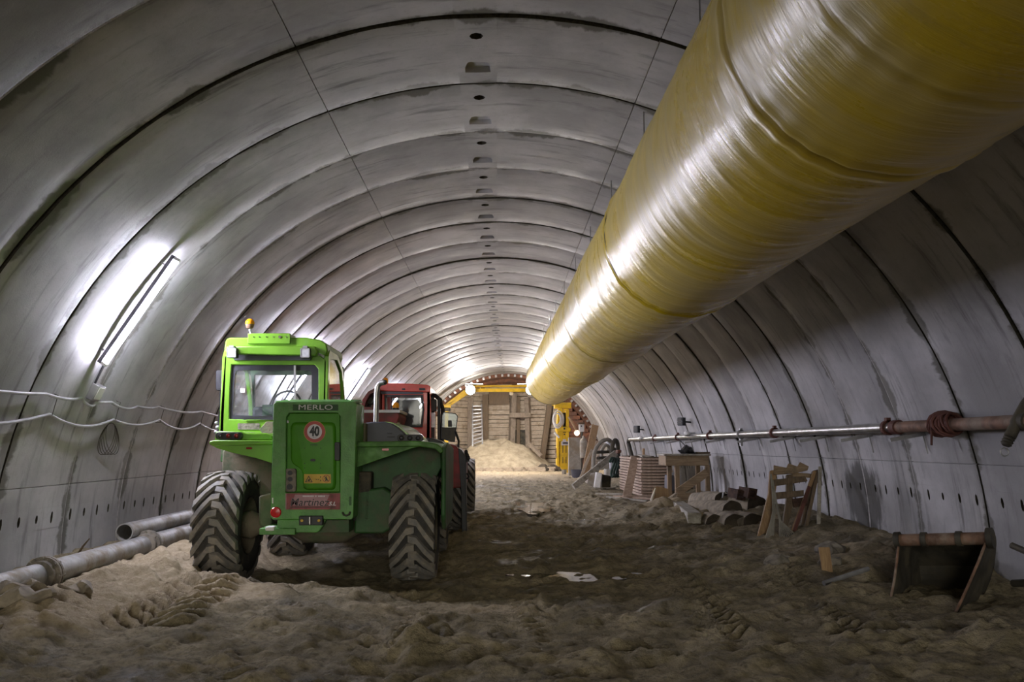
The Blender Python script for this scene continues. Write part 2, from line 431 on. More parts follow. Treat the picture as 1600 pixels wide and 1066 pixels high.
def tag(o, label=None, cat=None, group=None, kind=None):
    if label: o['label'] = label
    if cat: o['category'] = cat
    if group: o['group'] = group
    if kind: o['kind'] = kind
    return o
def thing(name, label, cat, loc, group=None):
    o = bpy.data.objects.new(name, None); COL.objects.link(o)
    o.empty_display_size = 0.2; o.location = loc; ORIGIN[o.name] = Vector(loc)
    return tag(o, label, cat, group)
def copy_tree(o, parent=None):
    c = o.copy(); COL.objects.link(c); ORIGIN[c.name] = ORIGIN[o.name].copy()
    if parent is not None: c.parent = parent
    for ch in list(o.children): copy_tree(ch, c)
    return c
def rrect(x0, y0, x1, y1, r, n=4):
    out = []
    for (cxx, cyy, a0) in ((x1 - r, y0 + r, -90), (x1 - r, y1 - r, 0), (x0 + r, y1 - r, 90), (x0 + r, y0 + r, 180)):
        for k in range(n + 1):
            t = math.radians(a0 + 90 * k / n)
            out.append((cxx + r * math.cos(t), cyy + r * math.sin(t)))
    return out
def circ(x, y, r, n=20):
    return [(x + r * math.cos(2 * math.pi * k / n), y + r * math.sin(2 * math.pi * k / n)) for k in range(n)]
def text(name, body, loc, size, m, parent, sx=1.0, bold=0.0, shear=0.0, ext=0.002, space=1.0):
    """raised lettering on a surface that faces the camera side (-Y)"""
    cu = bpy.data.curves.new(name, 'FONT'); cu.body = body; cu.size = size; cu.align_x = 'CENTER'; cu.align_y = 'CENTER'
    cu.extrude = ext; cu.offset = bold; cu.shear = shear; cu.space_character = space; cu.resolution_u = 4
    t = bpy.data.objects.new(name, cu); COL.objects.link(t); bpy.context.view_layer.update()
    me = bpy.data.meshes.new_from_object(t.evaluated_get(bpy.context.evaluated_depsgraph_get()))
    bpy.data.objects.remove(t)
    me.materials.clear(); me.materials.append(MATS[m])
    M = Matrix.Rotation(math.pi / 2, 4, 'X') @ Matrix.Diagonal((sx, 1, 1, 1))
    me.transform(Matrix.Translation(Vector(loc) - ORIGIN[parent.name]) @ M)
    o = bpy.data.objects.new(name, me); COL.objects.link(o); o.parent = parent
    ORIGIN[o.name] = ORIGIN[parent.name].copy()
    return o

def vnoise(x, y, seed=0):
    """value noise on arrays, about -1..1"""
    xi = np.floor(x).astype(np.int64); yi = np.floor(y).astype(np.int64)
    xf = x - xi; yf = y - yi
    u = xf * xf * (3 - 2 * xf); v = yf * yf * (3 - 2 * yf)
    def h(a, b):
        n = (a * 374761393 + b * 668265263 + seed * 1442695041) & 0x7fffffff
        n = ((n ^ (n >> 13)) * 1274126177) & 0x7fffffff
        n = n ^ (n >> 16)
        return (n & 0xffff) / 32767.5 - 1
    return (h(xi, yi) * (1 - u) + h(xi + 1, yi) * u) * (1 - v) + (h(xi, yi + 1) * (1 - u) + h(xi + 1, yi + 1) * u) * v
def fbm(x, y, oct=4, seed=0, gain=0.5):
    s = 0; a = 1
    for k in range(oct):
        s = s + a * vnoise(x * 2 ** k + 17.3 * k, y * 2 ** k + 5.1 * k, seed + k); a *= gain
    return s

# ------------------------------------------------------------------ the lining: precast rings
Y_END = RING0 + RINGP * 41                       # last ring, where the heading begins
NR = 41
ring_off = [random.uniform(-0.012, 0.012) for _ in range(NR + 1)]
mortar = {int(round((yy - RING0) / RINGP)): 1 for yy in (9.42, 10.72, 5.4)}
def lining(name, a0, a1, joints, cells):
    """a0..a1 degrees from the crown; joints: degrees of lengthwise joints; cells: recesses (deg, half width m along the arch, ring fractions, half length, kind)"""
    mb = MB(); mb2v = mb
    # angle samples
    A = set(np.linspace(a0, a1, int((a1 - a0) / 2.2) + 2).round(3))
    jset = {}
    for j in joints:
        for d, off in ((-0.06, 0), (-0.035, 0.014), (0.035, 0.014), (0.06, 0)):
            A.add(round(j + d, 3)); jset[round(j + d, 3)] = off
    bands = []
    for (deg, hw, fracs, hl, kind) in cells:
        da = math.degrees(hw / R0) * 1.5
        bands.append((deg - da, deg + da))
        A.add(round(deg - da, 3)); A.add(round(deg + da, 3))
    A = sorted(a for a in A if a0 - 1e-6 <= a <= a1 + 1e-6 and not any(b0 + 1e-3 < a < b1 - 1e-3 for b0, b1 in bands))
    jr = random.Random(3)
    verts = []; faces = []; mi = []
    def P(y, deg, off):
        a = math.radians(deg); r = R0 + off
        return (cx(y) + r * math.sin(a), y, ZC + r * math.cos(a))
    for i in range(NR):
        y0 = RING0 + i * RINGP; y1 = y0 + RINGP
        w = 0.016 + 0.014 * jr.random(); deep = 0.045
        is_m = mortar.get(i, 0)
        if is_m: deep = 0.006; w = 0.02
        deep1 = 0.006 if mortar.get(i + 1, 0) else 0.045
        o = ring_off[i]
        rows = [(0.0, deep, 1), (w, deep, 1), (w + 0.004, 0.004, 0), (w + 0.02, 0.0, 0), (0.3, -0.006, 0), (0.66, -0.010, 0), (1.0, -0.005, 0), (RINGP - 0.022, 0.0, 0), (RINGP - 0.008, 0.004, 0), (RINGP - 0.004, deep1, 1), (RINGP, deep1, 1)]
        base = len(verts)
        for (t, off, g) in rows:
            for a in A:
                jit = 0
                if g == 0 and (t < 0.05): jit = 0.007 * math.sin(a * 1.7 + i * 5) * math.sin(a * 0.61 + i) + 0.009 * max(0, math.sin(a * 3.1 + i * 2.3) * math.sin(a * 0.9 + i)) ** 2
                jo = jset.get(a, 0)
                verts.append(P(y0 + t + max(0, jit) * (1 if t < 0.6 else -1), a, off + (o if not g else 0) + (jo if not g else 0)))
        n = len(A)
        # which row spans hold recess cells
        for r in range(len(rows) - 1):
            for k in range(n - 1):
                am = (A[k] + A[k + 1]) / 2
                inband = next((b for b in range(len(bands)) if bands[b][0] < am < bands[b][1]), None)
                if inband is not None and 3 <= r <= 6:
                    continue
                faces.append((base + r * n + k, base + r * n + k + 1, base + (r + 1) * n + k + 1, base + (r + 1) * n + k))
                g = rows[r][2] and rows[r + 1][2]
                gg = rows[r][2] or rows[r + 1][2]
                mi.append((2 if (is_m if r < 5 else mortar.get(i + 1, 0)) else 1) if gg else 0)
        # recess strips: between rows 3 and 7 for each band
        for bi, (deg, hw, fracs, hl, kind) in enumerate(cells):
            ya, yb = y0 + rows[3][0], y0 + rows[7][0]
            b0, b1 = bands[bi]
            m = len(fracs)
            edges = [ya] + [y0 + RINGP * (fracs[q] + fracs[q + 1]) / 2 for q in range(m - 1)] + [yb]
            for q in range(m):
                e0, e1 = edges[q], edges[q + 1]
                yc = y0 + RINGP * fracs[q] + jr.uniform(-0.02, 0.02)
                kd = kind[q] if isinstance(kind, (list, tuple)) else kind
                hlq = hl[q] if isinstance(hl, (list, tuple)) else hl
                hd = math.degrees(hw / R0)
                if kd == 'slot': hd *= jr.uniform(0.6, 1.0)
                depth = {'slot': 0.07, 'pocket': 0.055, 'hole': 0.09}[kd]
                def offat(y):
                    t = (y - y0) / RINGP
                    return o - 0.010 * math.sin(math.pi * min(max(t, 0), 1))
                ym, bm_ = (e0 + e1) / 2, deg
                outer = [(e0, b0), (ym, b0), (e1, b0), (e1, bm_), (e1, b1), (ym, b1), (e0, b1), (e0, bm_)]
                if kd == 'pocket':
                    inner = [(yc - hlq, deg - hd * .75), (yc, deg - hd), (yc + hlq * .9, deg - hd), (yc + hlq, deg), (yc + hlq * .9, deg + hd), (yc, deg + hd), (yc - hlq, deg + hd * .75), (yc - hlq, deg)]
                else:
                    sx = 1.0 if kd == 'slot' else 0.5
                    inner = [(yc + hlq * math.cos(t), deg + hd * sx * math.sin(t)) for t in [math.radians(225 + 45 * z) for z in (0, 1, 2, 3, 4, 5, 6, 7)]]
                    inner = [(yc + hlq * math.cos(math.radians(t)), deg + hd * sx * math.sin(math.radians(t))) for t in (225, 270, 315, 0, 45, 90, 135, 180)]
                k0 = len(verts)
                verts.extend(P(y, a, offat(y)) for y, a in outer)
                verts.extend(P(y, a, offat(y)) for y, a in inner)
                verts.extend(P(y * .9 + yc * .1, a * .9 + deg * .1, offat(y) + depth) for y, a in inner)
                for z in range(8):
                    z2 = (z + 1) % 8
                    faces.append((k0 + z, k0 + z2, k0 + 8 + z2, k0 + 8 + z)); mi.append(0)
                    faces.append((k0 + 8 + z, k0 + 8 + z2, k0 + 16 + z2, k0 + 16 + z)); mi.append(3 if kd != 'pocket' else 0)
                faces.append(tuple(k0 + 16 + z for z in range(8))); mi.append(3 if kd != 'pocket' else 0)
    me = bpy.data.meshes.new(name); me.from_pydata(verts, [], faces)
    for k in ('concrete', 'joint_dark', 'joint_mortar', 'hole_dark'): me.materials.append(MATS[k])
    me.polygons.foreach_set('material_index', mi)
    me.polygons.foreach_set('use_smooth', [True] * len(me.polygons)); me.set_sharp_from_angle(angle=0.35)
    o = bpy.data.objects.new(name, me); COL.objects.link(o); o['kind'] = 'structure'
    return o
# the ground behind the lining, closed round it
mb = MB(); rk = []
for yy, rr in ((RING0 - .02, R0 + .02), (RING0 - .02, R0 + .35), (YR_ := 12.0, R0 + .35), (28.0, R0 + .35), (38.0, R0 + .35), (48.0, R0 + .35), (48.2, .05)):
    rk.append([Vector((cx(yy) + rr * math.sin(math.radians(t)), yy, ZC + rr * math.cos(math.radians(t)))) for t in np.linspace(0, 360, 49)])
vs = sum(rk, []); mb.add(vs, [(i * 49 + k, i * 49 + k + 1, (i + 1) * 49 + k + 1, (i + 1) * 49 + k) for i in range(len(rk) - 1) for k in range(48)])
o = mb.build('wall_outer_ground', 'roll_dark', loc=(0, 18, 0)); o['kind'] = 'structure'
slots = (0.11, 0.335, 0.56, 0.79)
lining('wall_left', -97, -21.3, (-81.8,), [(-85.9, 0.075, slots, 0.024, 'slot')])
lining('ceiling', -21.3, 17.0, (-21.2, 16.9), [(-2.5, 0.125, (0.26, 0.72), (0.06, 0.12), ('hole', 'pocket'))])
lining('wall_right', 17.0, 97, (78.9,), [(83.2, 0.07, slots, 0.022, 'slot')])

# ------------------------------------------------------------------ ground
def mound(x, y, px, py, rx, ry, h):
    d = ((x - px) / rx) ** 2 + ((y - py) / ry) ** 2
    return h * np.exp(-d * 1.6)
def bump_track(x, y, xc, w, y0, y1, depth, pitch, seed):
    u = (x - xc) / (w / 2)
    m = np.clip(1.15 - np.abs(u) ** 4, 0, 1) * np.clip((y - y0) * 3, 0, 1) * np.clip((y1 - y) * 3, 0, 1)
    ph = (y - np.abs(u) * w * 0.42 + np.where(u > 0, pitch / 2, 0)) / pitch
    tri = np.abs((ph % 1) - 0.5) * 2
    br = 1.0 if seed < 0 else np.clip(vnoise(x * 1.4, y * 1.1, seed) * 1.2 + 0.55, 0, 1)
    return m * br * (np.clip((tri - 0.35) * 3, 0, 1) * depth - depth * 0.35)
def ground(x, y):
    c = 0.05 + 0.0005 * np.clip(y, 0, None) ** 2
    near = np.clip((7.5 - y) / 3, 0, 1)
    z = 0.035 * fbm(x * 0.7, y * 0.45, 3, 1) + 0.022 * fbm(x * 2.6, y * 2.0, 3, 9)
    lump = fbm(x * 7, y * 7, 3, 21)
    z = z + 0.020 * lump + 0.055 * np.clip(fbm(x * 4.2, y * 4.2, 4, 33) - 0.30, 0, 1.2) + 0.012 * np.clip(fbm(x * 11, y * 11, 2, 35), -.3, 1)
    z = z - 0.085 * np.exp(-((x + 1.75) / 1.5) ** 4) * np.clip((y - 7.9) / .6, 0, 1) * np.clip((12.5 - y) / 1.5, 0, 1) - 0.06 * np.exp(-((x + 2.5) / .5) ** 4) * np.clip((y - 9.8) / .8, 0, 1) * np.clip((12.5 - y) / 1.5, 0, 1)
    # sand berm between the pipes and the telehandler
    bl = np.exp(-((x + 3.25) / 0.55) ** 2 * 1.3) * np.clip((y - 4.6) / 1.6, 0, 1) * np.clip((13 - y) / 3, 0, 1)
    z = z + bl * (0.24 + 0.07 * vnoise(x * 2, y * 2, 5) + 0.03 * lump) * (0.65 + 0.35 * np.clip((y - 6) / 3, 0, 1))
    z = z + 0.10 * np.exp(-((x + 4.5) / 0.4) ** 2)
    # wheel ruts
    for xr in (-2.65, -0.72): z = z - 0.035 * np.exp(-((x - xr) / 0.3) ** 2) * np.clip((y - 3) / 2, 0, 1) * np.clip((20 - y) / 5, 0, 1)
    tr = bump_track(x, y, -2.5, 0.66, 6.1, 8.7, 0.10, 0.17, -3) + bump_track(x, y, -0.65, 0.5, 5.2, 8.3, 0.045, 0.19, 4)
    tr = tr + bump_track(x - 0.10 * (y - 5), y, 1.55, 0.42, 4.2, 9.0, 0.05, 0.14, 6) + bump_track(x - 0.16 * (y - 5), y, 2.35, 0.42, 4.2, 8.6, 0.055, 0.15, 8)
    tr = tr + bump_track(x + 0.08 * (y - 5), y, 0.35, 0.45, 4.2, 8.2, 0.04, 0.15, 12) + bump_track(x, y, -1.5, 0.45, 4.2, 7.2, 0.03, 0.16, 14)
    tr = tr + bump_track(x - 0.02 * y, y, 0.9, 0.5, 9, 22, 0.03, 0.2, 15) + bump_track(x - 0.02 * y, y, 2.2, 0.5, 9, 20, 0.03, 0.2, 16)
    z = z + tr
    tr = tr * 1.0
    ridge = np.clip(fbm(x * 3.2 + 0.8 * vnoise(x * 2, y * 2, 50), y * 6.5, 4, 51) - 0.15, 0, 1.4)
    z = z + 0.035 * ridge * np.clip((12 - y) / 6, 0.15, 1)
    # heaps on the right
    z = z + mound(x, y, 3.7, 9.0, 0.95, 1.5, 0.22) * (1 + 0.35 * fbm(x * 3, y * 3, 3, 40))
    z = z + mound(x, y, 4.5, 8.4, 0.7, 0.7, 0.18) * (1 + 0.3 * fbm(x * 3, y * 3, 3, 41))
    z = z + mound(x, y, 3.15, 14.6, 1.1, 2.2, 0.30) * (1 + 0.4 * fbm(x * 2.5, y * 2.5, 3, 42))
    z = z + mound(x, y, 4.2, 12.6, 0.9, 1.8, 0.20) * (1 + 0.4 * fbm(x * 2.5, y * 2.5, 3, 43))
    z = z + mound(x, y, -0.35, 5.75, 0.42, 0.4, 0.13) * (1 + 0.5 * fbm(x * 6, y * 6, 3, 44))
    z = z + mound(x, y, 3.2, 5.6, 0.8, 0.35, 0.07) * (1 + 0.6 * fbm(x * 6, y * 6, 3, 45))
    z = z + mound(x, y, 2.6, 20, 1.2, 4.0, 0.10) * (1 + 0.4 * fbm(x * 2, y * 2, 3, 46))
    z = z + 0.22 * np.clip((x - c - 3.7) / 0.9, 0, 1) * np.clip((y - 7.9) / 2, 0, 1)
    z = z + mound(x, y, -2.5, 7.7, .75, .55, .10)
    # shallow puddle basins
    for (px, py, rx, ry) in PUDDLES: z = z - mound(x, y, px, py, rx * 1.1, ry * 1.1, 0.04)
    z = np.where(y > 40.6, z * 0.6, z)
    return z
PUDDLES = [(0.92, 8.75, 0.62, 0.34), (0.95, 17.6, 0.45, 1.6), (-2.45, 6.30, 0.5, 0.22)]
ys = [-12.0]
while ys[-1] < 47.2:
    y = ys[-1]
    ys.append(y + (0.12 if y < 3.8 else max(0.017, 0.0038 * y)))
us = np.linspace(-4.85, 4.85, 420)
Yg, Ug = np.meshgrid(np.array(ys), us, indexing='ij')
Xg = Ug + 0.05 + 0.0005 * np.clip(Yg, 0, None) ** 2
Zg = ground(Xg, Yg)
def gz(x, y):
    return float(ground(np.array([float(x)]), np.array([float(y)]))[0])
ny, nx = Xg.shape
me = bpy.data.meshes.new('floor')
me.vertices.add(nx * ny); me.vertices.foreach_set('co', np.stack([Xg, Yg, Zg], -1).astype(np.float32).ravel())
q = (np.arange(ny - 1)[:, None] * nx + np.arange(nx - 1)[None, :]).ravel()
loops = np.stack([q, q + 1, q + nx + 1, q + nx], 1).astype(np.int32).ravel()
nf = len(q)
me.loops.add(nf * 4); me.loops.foreach_set('vertex_index', loops)
me.polygons.add(nf); me.polygons.foreach_set('loop_start', np.arange(0, nf * 4, 4, dtype=np.int32))
me.polygons.foreach_set('use_smooth', np.ones(nf, dtype=bool))
me.update(calc_edges=True)
# which soil lies where: 1 = loose pale sand, 0 = churned damp mud
dry = np.exp(-((Xg + 3.2) / 0.75) ** 2) * np.clip((Yg - 5.0) / 1.6, 0, 1) * 1.15
dry = np.maximum(dry, np.clip((Yg - 24) / 12, 0, 1) * 0.9)
dry = np.maximum(dry, mound(Xg, Yg, 3.3, 14.8, 1.3, 2.4, 0.75)); dry = np.maximum(dry, mound(Xg, Yg, 3.7, 9.0, 1.1, 1.6, 0.55))
dry = np.maximum(dry, mound(Xg, Yg, -2.3, 7.4, 0.9, 1.0, 0.75)); dry = np.maximum(dry, mound(Xg, Yg, -0.3, 6.9, 1.6, 0.7, 0.5))
dry = np.maximum(dry, mound(Xg, Yg, 0.4, 14.4, 1.6, 1.3, 0.25)); dry = np.maximum(dry, mound(Xg, Yg, -2.0, 9.3, 0.8, 1.5, 0.6))
dry = np.clip(dry + 0.02 * 0, 0, 1)
at_ = me.attributes.new('dry', 'FLOAT', 'POINT'); at_.data.foreach_set('value', dry.astype(np.float32).ravel())
me.materials.append(MATS['soil'])
fl = bpy.data.objects.new('floor', me); COL.objects.link(fl); fl['kind'] = 'structure'

def puddle(i, label, wob):
    px, py, rx, ry = PUDDLES[i]
    n = 48; z = gz(px, py) + 0.014
    pts = []
    for k in range(n):
        t = 2 * math.pi * k / n; w = 1 + wob * math.sin(3 * t + i) + 0.12 * math.sin(7 * t + 2 * i)
        pts.append(Vector((px + rx * w * math.cos(t), py + ry * w * math.sin(t), z)))
    mb = MB(); mb.add(pts + [p - Vector((0, 0, 0.05)) for p in pts], [tuple(range(n))] + [(k, (k + 1) % n, n + (k + 1) % n, n + k) for k in range(n)])
    o = mb.build('puddle', 'puddle_water', loc=(px, py, z)); tag(o, label, 'puddle')
puddle(0, 'small bright puddle in the dark mud right of the green telehandler', 0.2)
puddle(1, 'far puddle in the wheel track in front of the sand heap', 0.2)
puddle(2, 'puddle beside the left sand berm in front of the telehandler', 0.3)

# ------------------------------------------------------------------ ventilation duct under the crown
def duct():
    DX, DZ, DR = 1.93, 3.40, 0.800
    Y0, Y1 = -2.5, 26.6
    joints = [-1.2, 2.97, 3.85, 8.1, 12.8, 17.6, 22.4]
    yy = []
    y = Y0
    while y < Y1:
        yy.append(y); y += 0.022 if 1.0 < y < 12 else 0.05
    yy.append(Y1); yy = np.array(yy)
    n = 128; tt = np.linspace(0, 2 * np.pi, n, endpoint=False)
    Yv, T = np.meshgrid(yy, tt, indexing='ij')
    # wrinkles run around the tube and lean along it
    big = fbm(Yv * 1.1 + 0.35 * np.sin(T), np.cos(T) * 0.9 + 3, 3, 60)
    lean = Yv + 0.22 * np.sin(T + 0.6) + 0.10 * vnoise(Yv * 0.8, np.cos(T) * 2 + 9, 61)
    fine = fbm(lean * 9, np.cos(T) * 1.2 + np.sin(T) * 0.9, 3, 62)
    crease = np.clip(vnoise(lean * 5.5, np.sin(T) * 1.5 + 2, 63) - 0.35, 0, 1)
    amt = np.clip((Yv - 2.0) / 2.0, 0.18, 1)
    r = DR + 0.006 * big + amt * (0.0035 * fine - 0.010 * crease)
    for j in joints:
        d = Yv - (j + 0.05 * np.cos(T - 0.9))
        k_ = 0.25 if j < 3 else 0.75 if j < 5 else 1.0
        r = r - 0.022 * k_ * np.exp(-(d / 0.016) ** 2) + 0.016 * k_ * np.exp(-((d - 0.05) / 0.035) ** 2) + 0.010 * k_ * np.exp(-((d + 0.05) / 0.03) ** 2)
        # the fabric is gathered on both sides of a clamp
        r = r + 0.006 * np.sin(T * 23 + 2 * np.sin(T * 5)) * np.exp(-(np.abs(d) / 0.14)) * np.clip(np.abs(d) * 30, 0, 1)
    r = r - 0.0 * T
    sag = -0.02 * np.sin((Yv - 0.6) / 5.0 * np.pi) ** 2
    bend = 0.0005 * np.clip(Yv, 0, None) ** 2 * 0.12
    X = DX + bend + r * np.sin(T); Z = DZ + sag + r * np.cos(T)
    co = np.stack([X, Yv, Z], -1).reshape(-1, 3)
    m = len(yy)
    q = (np.arange(m - 1)[:, None] * n + np.arange(n)[None, :]).ravel(); q2 = (np.arange(m - 1)[:, None] * n + (np.arange(n)[None, :] + 1) % n).ravel()
    faces = np.stack([q, q2, q2 + n, q + n], 1)
    org = np.array([DX, 12.0, DZ])
    root = thing('ventilation_duct', 'huge yellow fabric ventilation tube hung under the tunnel crown', 'duct', tuple(org))
    me = bpy.data.meshes.new('duct_fabric'); me.from_pydata((co - org).tolist(), [], faces.tolist())
    me.polygons.foreach_set('use_smooth', np.ones(len(faces), dtype=bool))
    mm, nt, bs = new_mat('duct_yellow')
    pos = nt.new('ShaderNodeNewGeometry').outputs['Position']
    sep = nt.new('ShaderNodeSeparateXYZ', Vector=pos)
    d = nt.noise(nt.mapping(pos, (0.8, 2.2, 0.8)), 1.0, 7, 0.65)
    dust = nt.math('MULTIPLY', nt.ramp(d, 0.36, 0.66), 0.75)
    c = nt.mix(dust, (0.74, 0.53, 0.012), (0.60, 0.48, 0.17))
    g = nt.ramp(nt.noise(nt.mapping(pos, (1.5, 9, 1.5)), 1.0, 5), 0.58, 0.8)
    c = nt.mix(nt.math('MULTIPLY', g, 0.35), c, (0.30, 0.23, 0.08))
    nt.l.new(c, bs.inputs['Base Color'])
    nt.l.new(nt.math('MULTIPLY_ADD', dust, 0.22, 0.26), bs.inputs['Roughness'])
    bs.inputs['Specular IOR Level'].default_value = 0.8
    bs.inputs['Coat Weight'].default_value = 0.25; bs.inputs['Coat Roughness'].default_value = 0.42
    h = nt.noise(nt.mapping(pos, (1.6, 22, 1.6)), 1.0, 5, 0.6)
    b = nt.new('ShaderNodeBump', Strength=0.28, Distance=0.02, Height=h)
    nt.l.new(b.outputs[0], bs.inputs['Normal'])
    me.materials.append(mm)
    o = bpy.data.objects.new('duct_fabric', me); COL.objects.link(o); o.parent = root; ORIGIN[o.name] = Vector(org)
    # dark coupling bands, a steel end ring and the hangers to the crown
    for j in joints:
        if j < 5: continue
        mb = MB(); pts = []
        k = 64
        for i in range(k):
            t = 2 * math.pi * i / k
            yj = j + 0.05 * math.cos(t - 0.9)
            pts.append((yj, t))
        ring_o = [Vector((DX + 0.0005 * j * j * 0.12 + (DR - 0.006) * math.sin(t), yj, DZ - 0.012 + (DR - 0.006) * math.cos(t))) for yj, t in pts]
        vs = []
        for p in ring_o: vs += [p + Vector((0, -0.006, 0)), p + Vector((0, 0.006, 0))]
        mb.tube(ring_o + [ring_o[0]], 0.008, 6, caps=False)
        mb.build('clamp_band', 'black_plastic', root)
    mb = MB()
    mb.lathe((DX + 0.04, Y1 - 0.05, DZ - 0.005), (0, 1, 0), [(DR + 0.012, 0), (DR + 0.012, 0.12), (DR - 0.03, 0.12), (DR - 0.03, 0)], 64, closed=False)
    mb.build('end_ring', 'galvanised', root)
    for y in np.arange(-1.0, 26.5, 2.3):
        for s in (-0.35, 0.42):
            z0 = DZ + math.sqrt(DR ** 2 - s ** 2) - 0.03
            xx = DX + s
            top = ZC + math.sqrt(R0 ** 2 - (xx - cx(y)) ** 2) + 0.02
            MB().cyl((xx, y, z0), (xx, y, top), 0.007, 6).build('hanger', 'steel', root)
duct()

# ------------------------------------------------------------------ fluorescent battens on the left wall
LAMP_GAP = 0.07                                 # the battens stand off the wall on brackets
LAMP_LABELS = ['lit fluorescent batten on the left wall nearest the telehandlers', 'fluorescent batten on the left wall hidden behind the green cab', 'fluorescent batten on the left wall above the red telehandler', 'fluorescent batten on the left wall beyond the red telehandler', 'fluorescent batten on the left wall closest to the timber face']
def batten(y, power, label):
    p0 = archp(y - .03, -48.2, LAMP_GAP); p1 = archp(y + 0.04, -65.1, LAMP_GAP)
    mid = (p0 + p1) / 2
    inw = (Vector((cx(y), y, ZC)) - mid).normalized()
    root = thing('tube_lamp', label, 'lamp', tuple(mid), 'fluorescent battens along the left wall')
    d = (p1 - p0).normalized()
    mb = MB(); mb.bar(p0, p1, 0.05, 0.045, up=inw)
    h = mb.build('housing', 'grey_plastic', root, bevel=0.006)
    for e, sgn in ((p0, 1), (p1, -1)): MB().bar(e + d * sgn * 0.0 + inw * 0.055, e + d * sgn * 0.03 + inw * 0.055, 0.05, 0.06, up=inw).build('tube_holder', 'white_paint', root)
    key = 'tube_glow' if power == 1.0 else 'tube_glow_%d' % int(power * 100)
    if key not in MATS: emit_mat(key, TUBE_COLOR, TUBE_STRENGTH * power)
    MB().cyl(p0 + d * 0.03 + inw * 0.062, p1 - d * 0.03 + inw * 0.062, 0.019, 12).build('fluorescent_tube', key, root)
    li = bpy.data.lights.new('reflector_beam', 'AREA'); li.shape = 'RECTANGLE'; li.size = (p1 - p0).length - .08; li.size_y = .05
    li.energy = BATTEN_WATTS * power; li.color = TUBE_COLOR
    lo = bpy.data.objects.new('reflector_beam', li); COL.objects.link(lo); lo.parent = root
    zax = -inw; yax = zax.cross(d).normalized()
    lo.matrix_local = Matrix.Translation(inw * .088) @ Matrix((d, yax, zax)).transposed().to_4x4()
    for f in (0.1, 0.9):
        p = p0.lerp(p1, f); a = math.degrees(math.atan2(p.x - cx(y), p.z - ZC))
        MB().bar(p - inw * 0.02, archp(p.y, a, -0.02), 0.03, 0.015, up=d).build('bracket', 'galvanised', root)
for y, pw, lb in zip(LAMP_Y, LAMP_POWER, LAMP_LABELS): batten(y, pw, lb)

# junction box and conduit under the first lamp
jb = archp(9.25, -69.2, 0.04)
root = thing('junction_box', 'small grey junction box under the lit batten on the left wall', 'junction box', tuple(jb))
inw = (Vector((cx(9.2), 9.2, ZC)) - jb).normalized(); upd = (archp(9.25, -60, .04) - jb).normalized()
MB().bar(jb - upd * 0.09, jb + upd * 0.09, 0.16, 0.10, up=inw).build('case', 'galvanised', root, bevel=0.01)
MB().bar(jb - upd * 0.07 + inw * 0.05, jb + upd * 0.07 + inw * 0.05, 0.13, 0.02, up=inw).build('cover', 'white_paint', root, bevel=0.005)
MB().tube([archp(9.2, a, 0.02) for a in (-64.2, -65.5, -67, -68.3)], 0.012, 6).build('conduit', 'black_plastic', root)

def wall_cable(name, pts, r, label, m='cable_grey', inset=0.05):
    """pts: (y, z) along the left wall; hangs between ties"""
    mb = MB(); P = []
    for i in range(len(pts) - 1):
        (y0, z0, sag), (y1, z1, _) = pts[i], pts[i + 1]
        for k in range(8):
            f = k / 8; y = y0 + (y1 - y0) * f; z = z0 + (z1 - z0) * f - sag * 4 * f * (1 - f)
            P.append(wallp(y, z, inset + 0.03 * math.sin(f * math.pi), -1))
    P.append(wallp(pts[-1][0], pts[-1][1], inset, -1))
    mb.tube(P, r, 8)
    o = mb.build(name, m); tag(o, label, 'cable')
    return o
c1 = wall_cable('power_cable', [(-3, 1.80, .03), (-0.5, 1.80, .03), (2.2, 1.79, .04), (5.0, 1.80, .04), (6.8, 1.79, .02), (8.3, 1.80, .03), (9.0, 1.80, .06), (9.35, 1.77, .0), (9.7, 1.79, .05), (10.4, 1.775, .02), (11.0, 1.80, .04), (12.6, 1.80, .05), (15, 1.8, .05), (18, 1.8, .05), (22, 1.8, .05), (28, 1.8, .05)], 0.016, 'upper grey cable strung along the left wall under the lit batten')
c2 = wall_cable('power_cable', [(-3, 1.62, .14), (0, 1.62, .14), (3.1, 1.6, .15), (5.8, 1.62, .14), (8.5, 1.61, .10), (9.9, 1.60, .07), (11.2, 1.64, .11), (12.7, 1.63, .11), (14.6, 1.64, .12), (17, 1.63, .1), (20, 1.63, .1), (24, 1.63, .1), (28, 1.63, .1)], 0.016, 'lower grey cable sagging in loops along the left wall')
for y in (8.5, 9.9, 11.2, 12.7):
    p0 = wallp(y, 1.80, 0.03, -1)
    o = MB().tube([wallp(y, 1.82, 0.0, -1), wallp(y, 1.80, 0.06, -1), wallp(y + .04, 1.7, 0.05, -1), wallp(y + .02, 1.60, 0.07, -1), wallp(y, 1.6, 0.0, -1)], 0.004, 5).build('tie_wire', 'dark_steel')
    tag(o, {8.5: 'tie wire on the two left wall cables nearest the viewer', 9.9: 'tie wire on the left wall cables just past the junction box', 11.2: 'tie wire on the left wall cables between junction box and cab', 12.7: 'tie wire on the left wall cables beside the green cab mirror'}[y], 'wire', 'tie wires on the cables')
mb = MB()
for k in range(5):
    P = []
    for i in range(25):
        t = 2 * math.pi * i / 24
        P.append(wallp(9.95 + (0.22 + 0.02 * k) * math.sin(t) * 0.8 + 0.02 * k, 1.36 - 0.24 * (1 - math.cos(t + 0.2 * k)) / 1.3 + 0.2, 0.03 + 0.008 * k, -1))
    mb.tube(P, 0.004, 5, caps=False)
tag(mb.build('wire_coil', 'dark_steel'), 'thin dark coil of wire hanging from the left wall cables', 'wire')

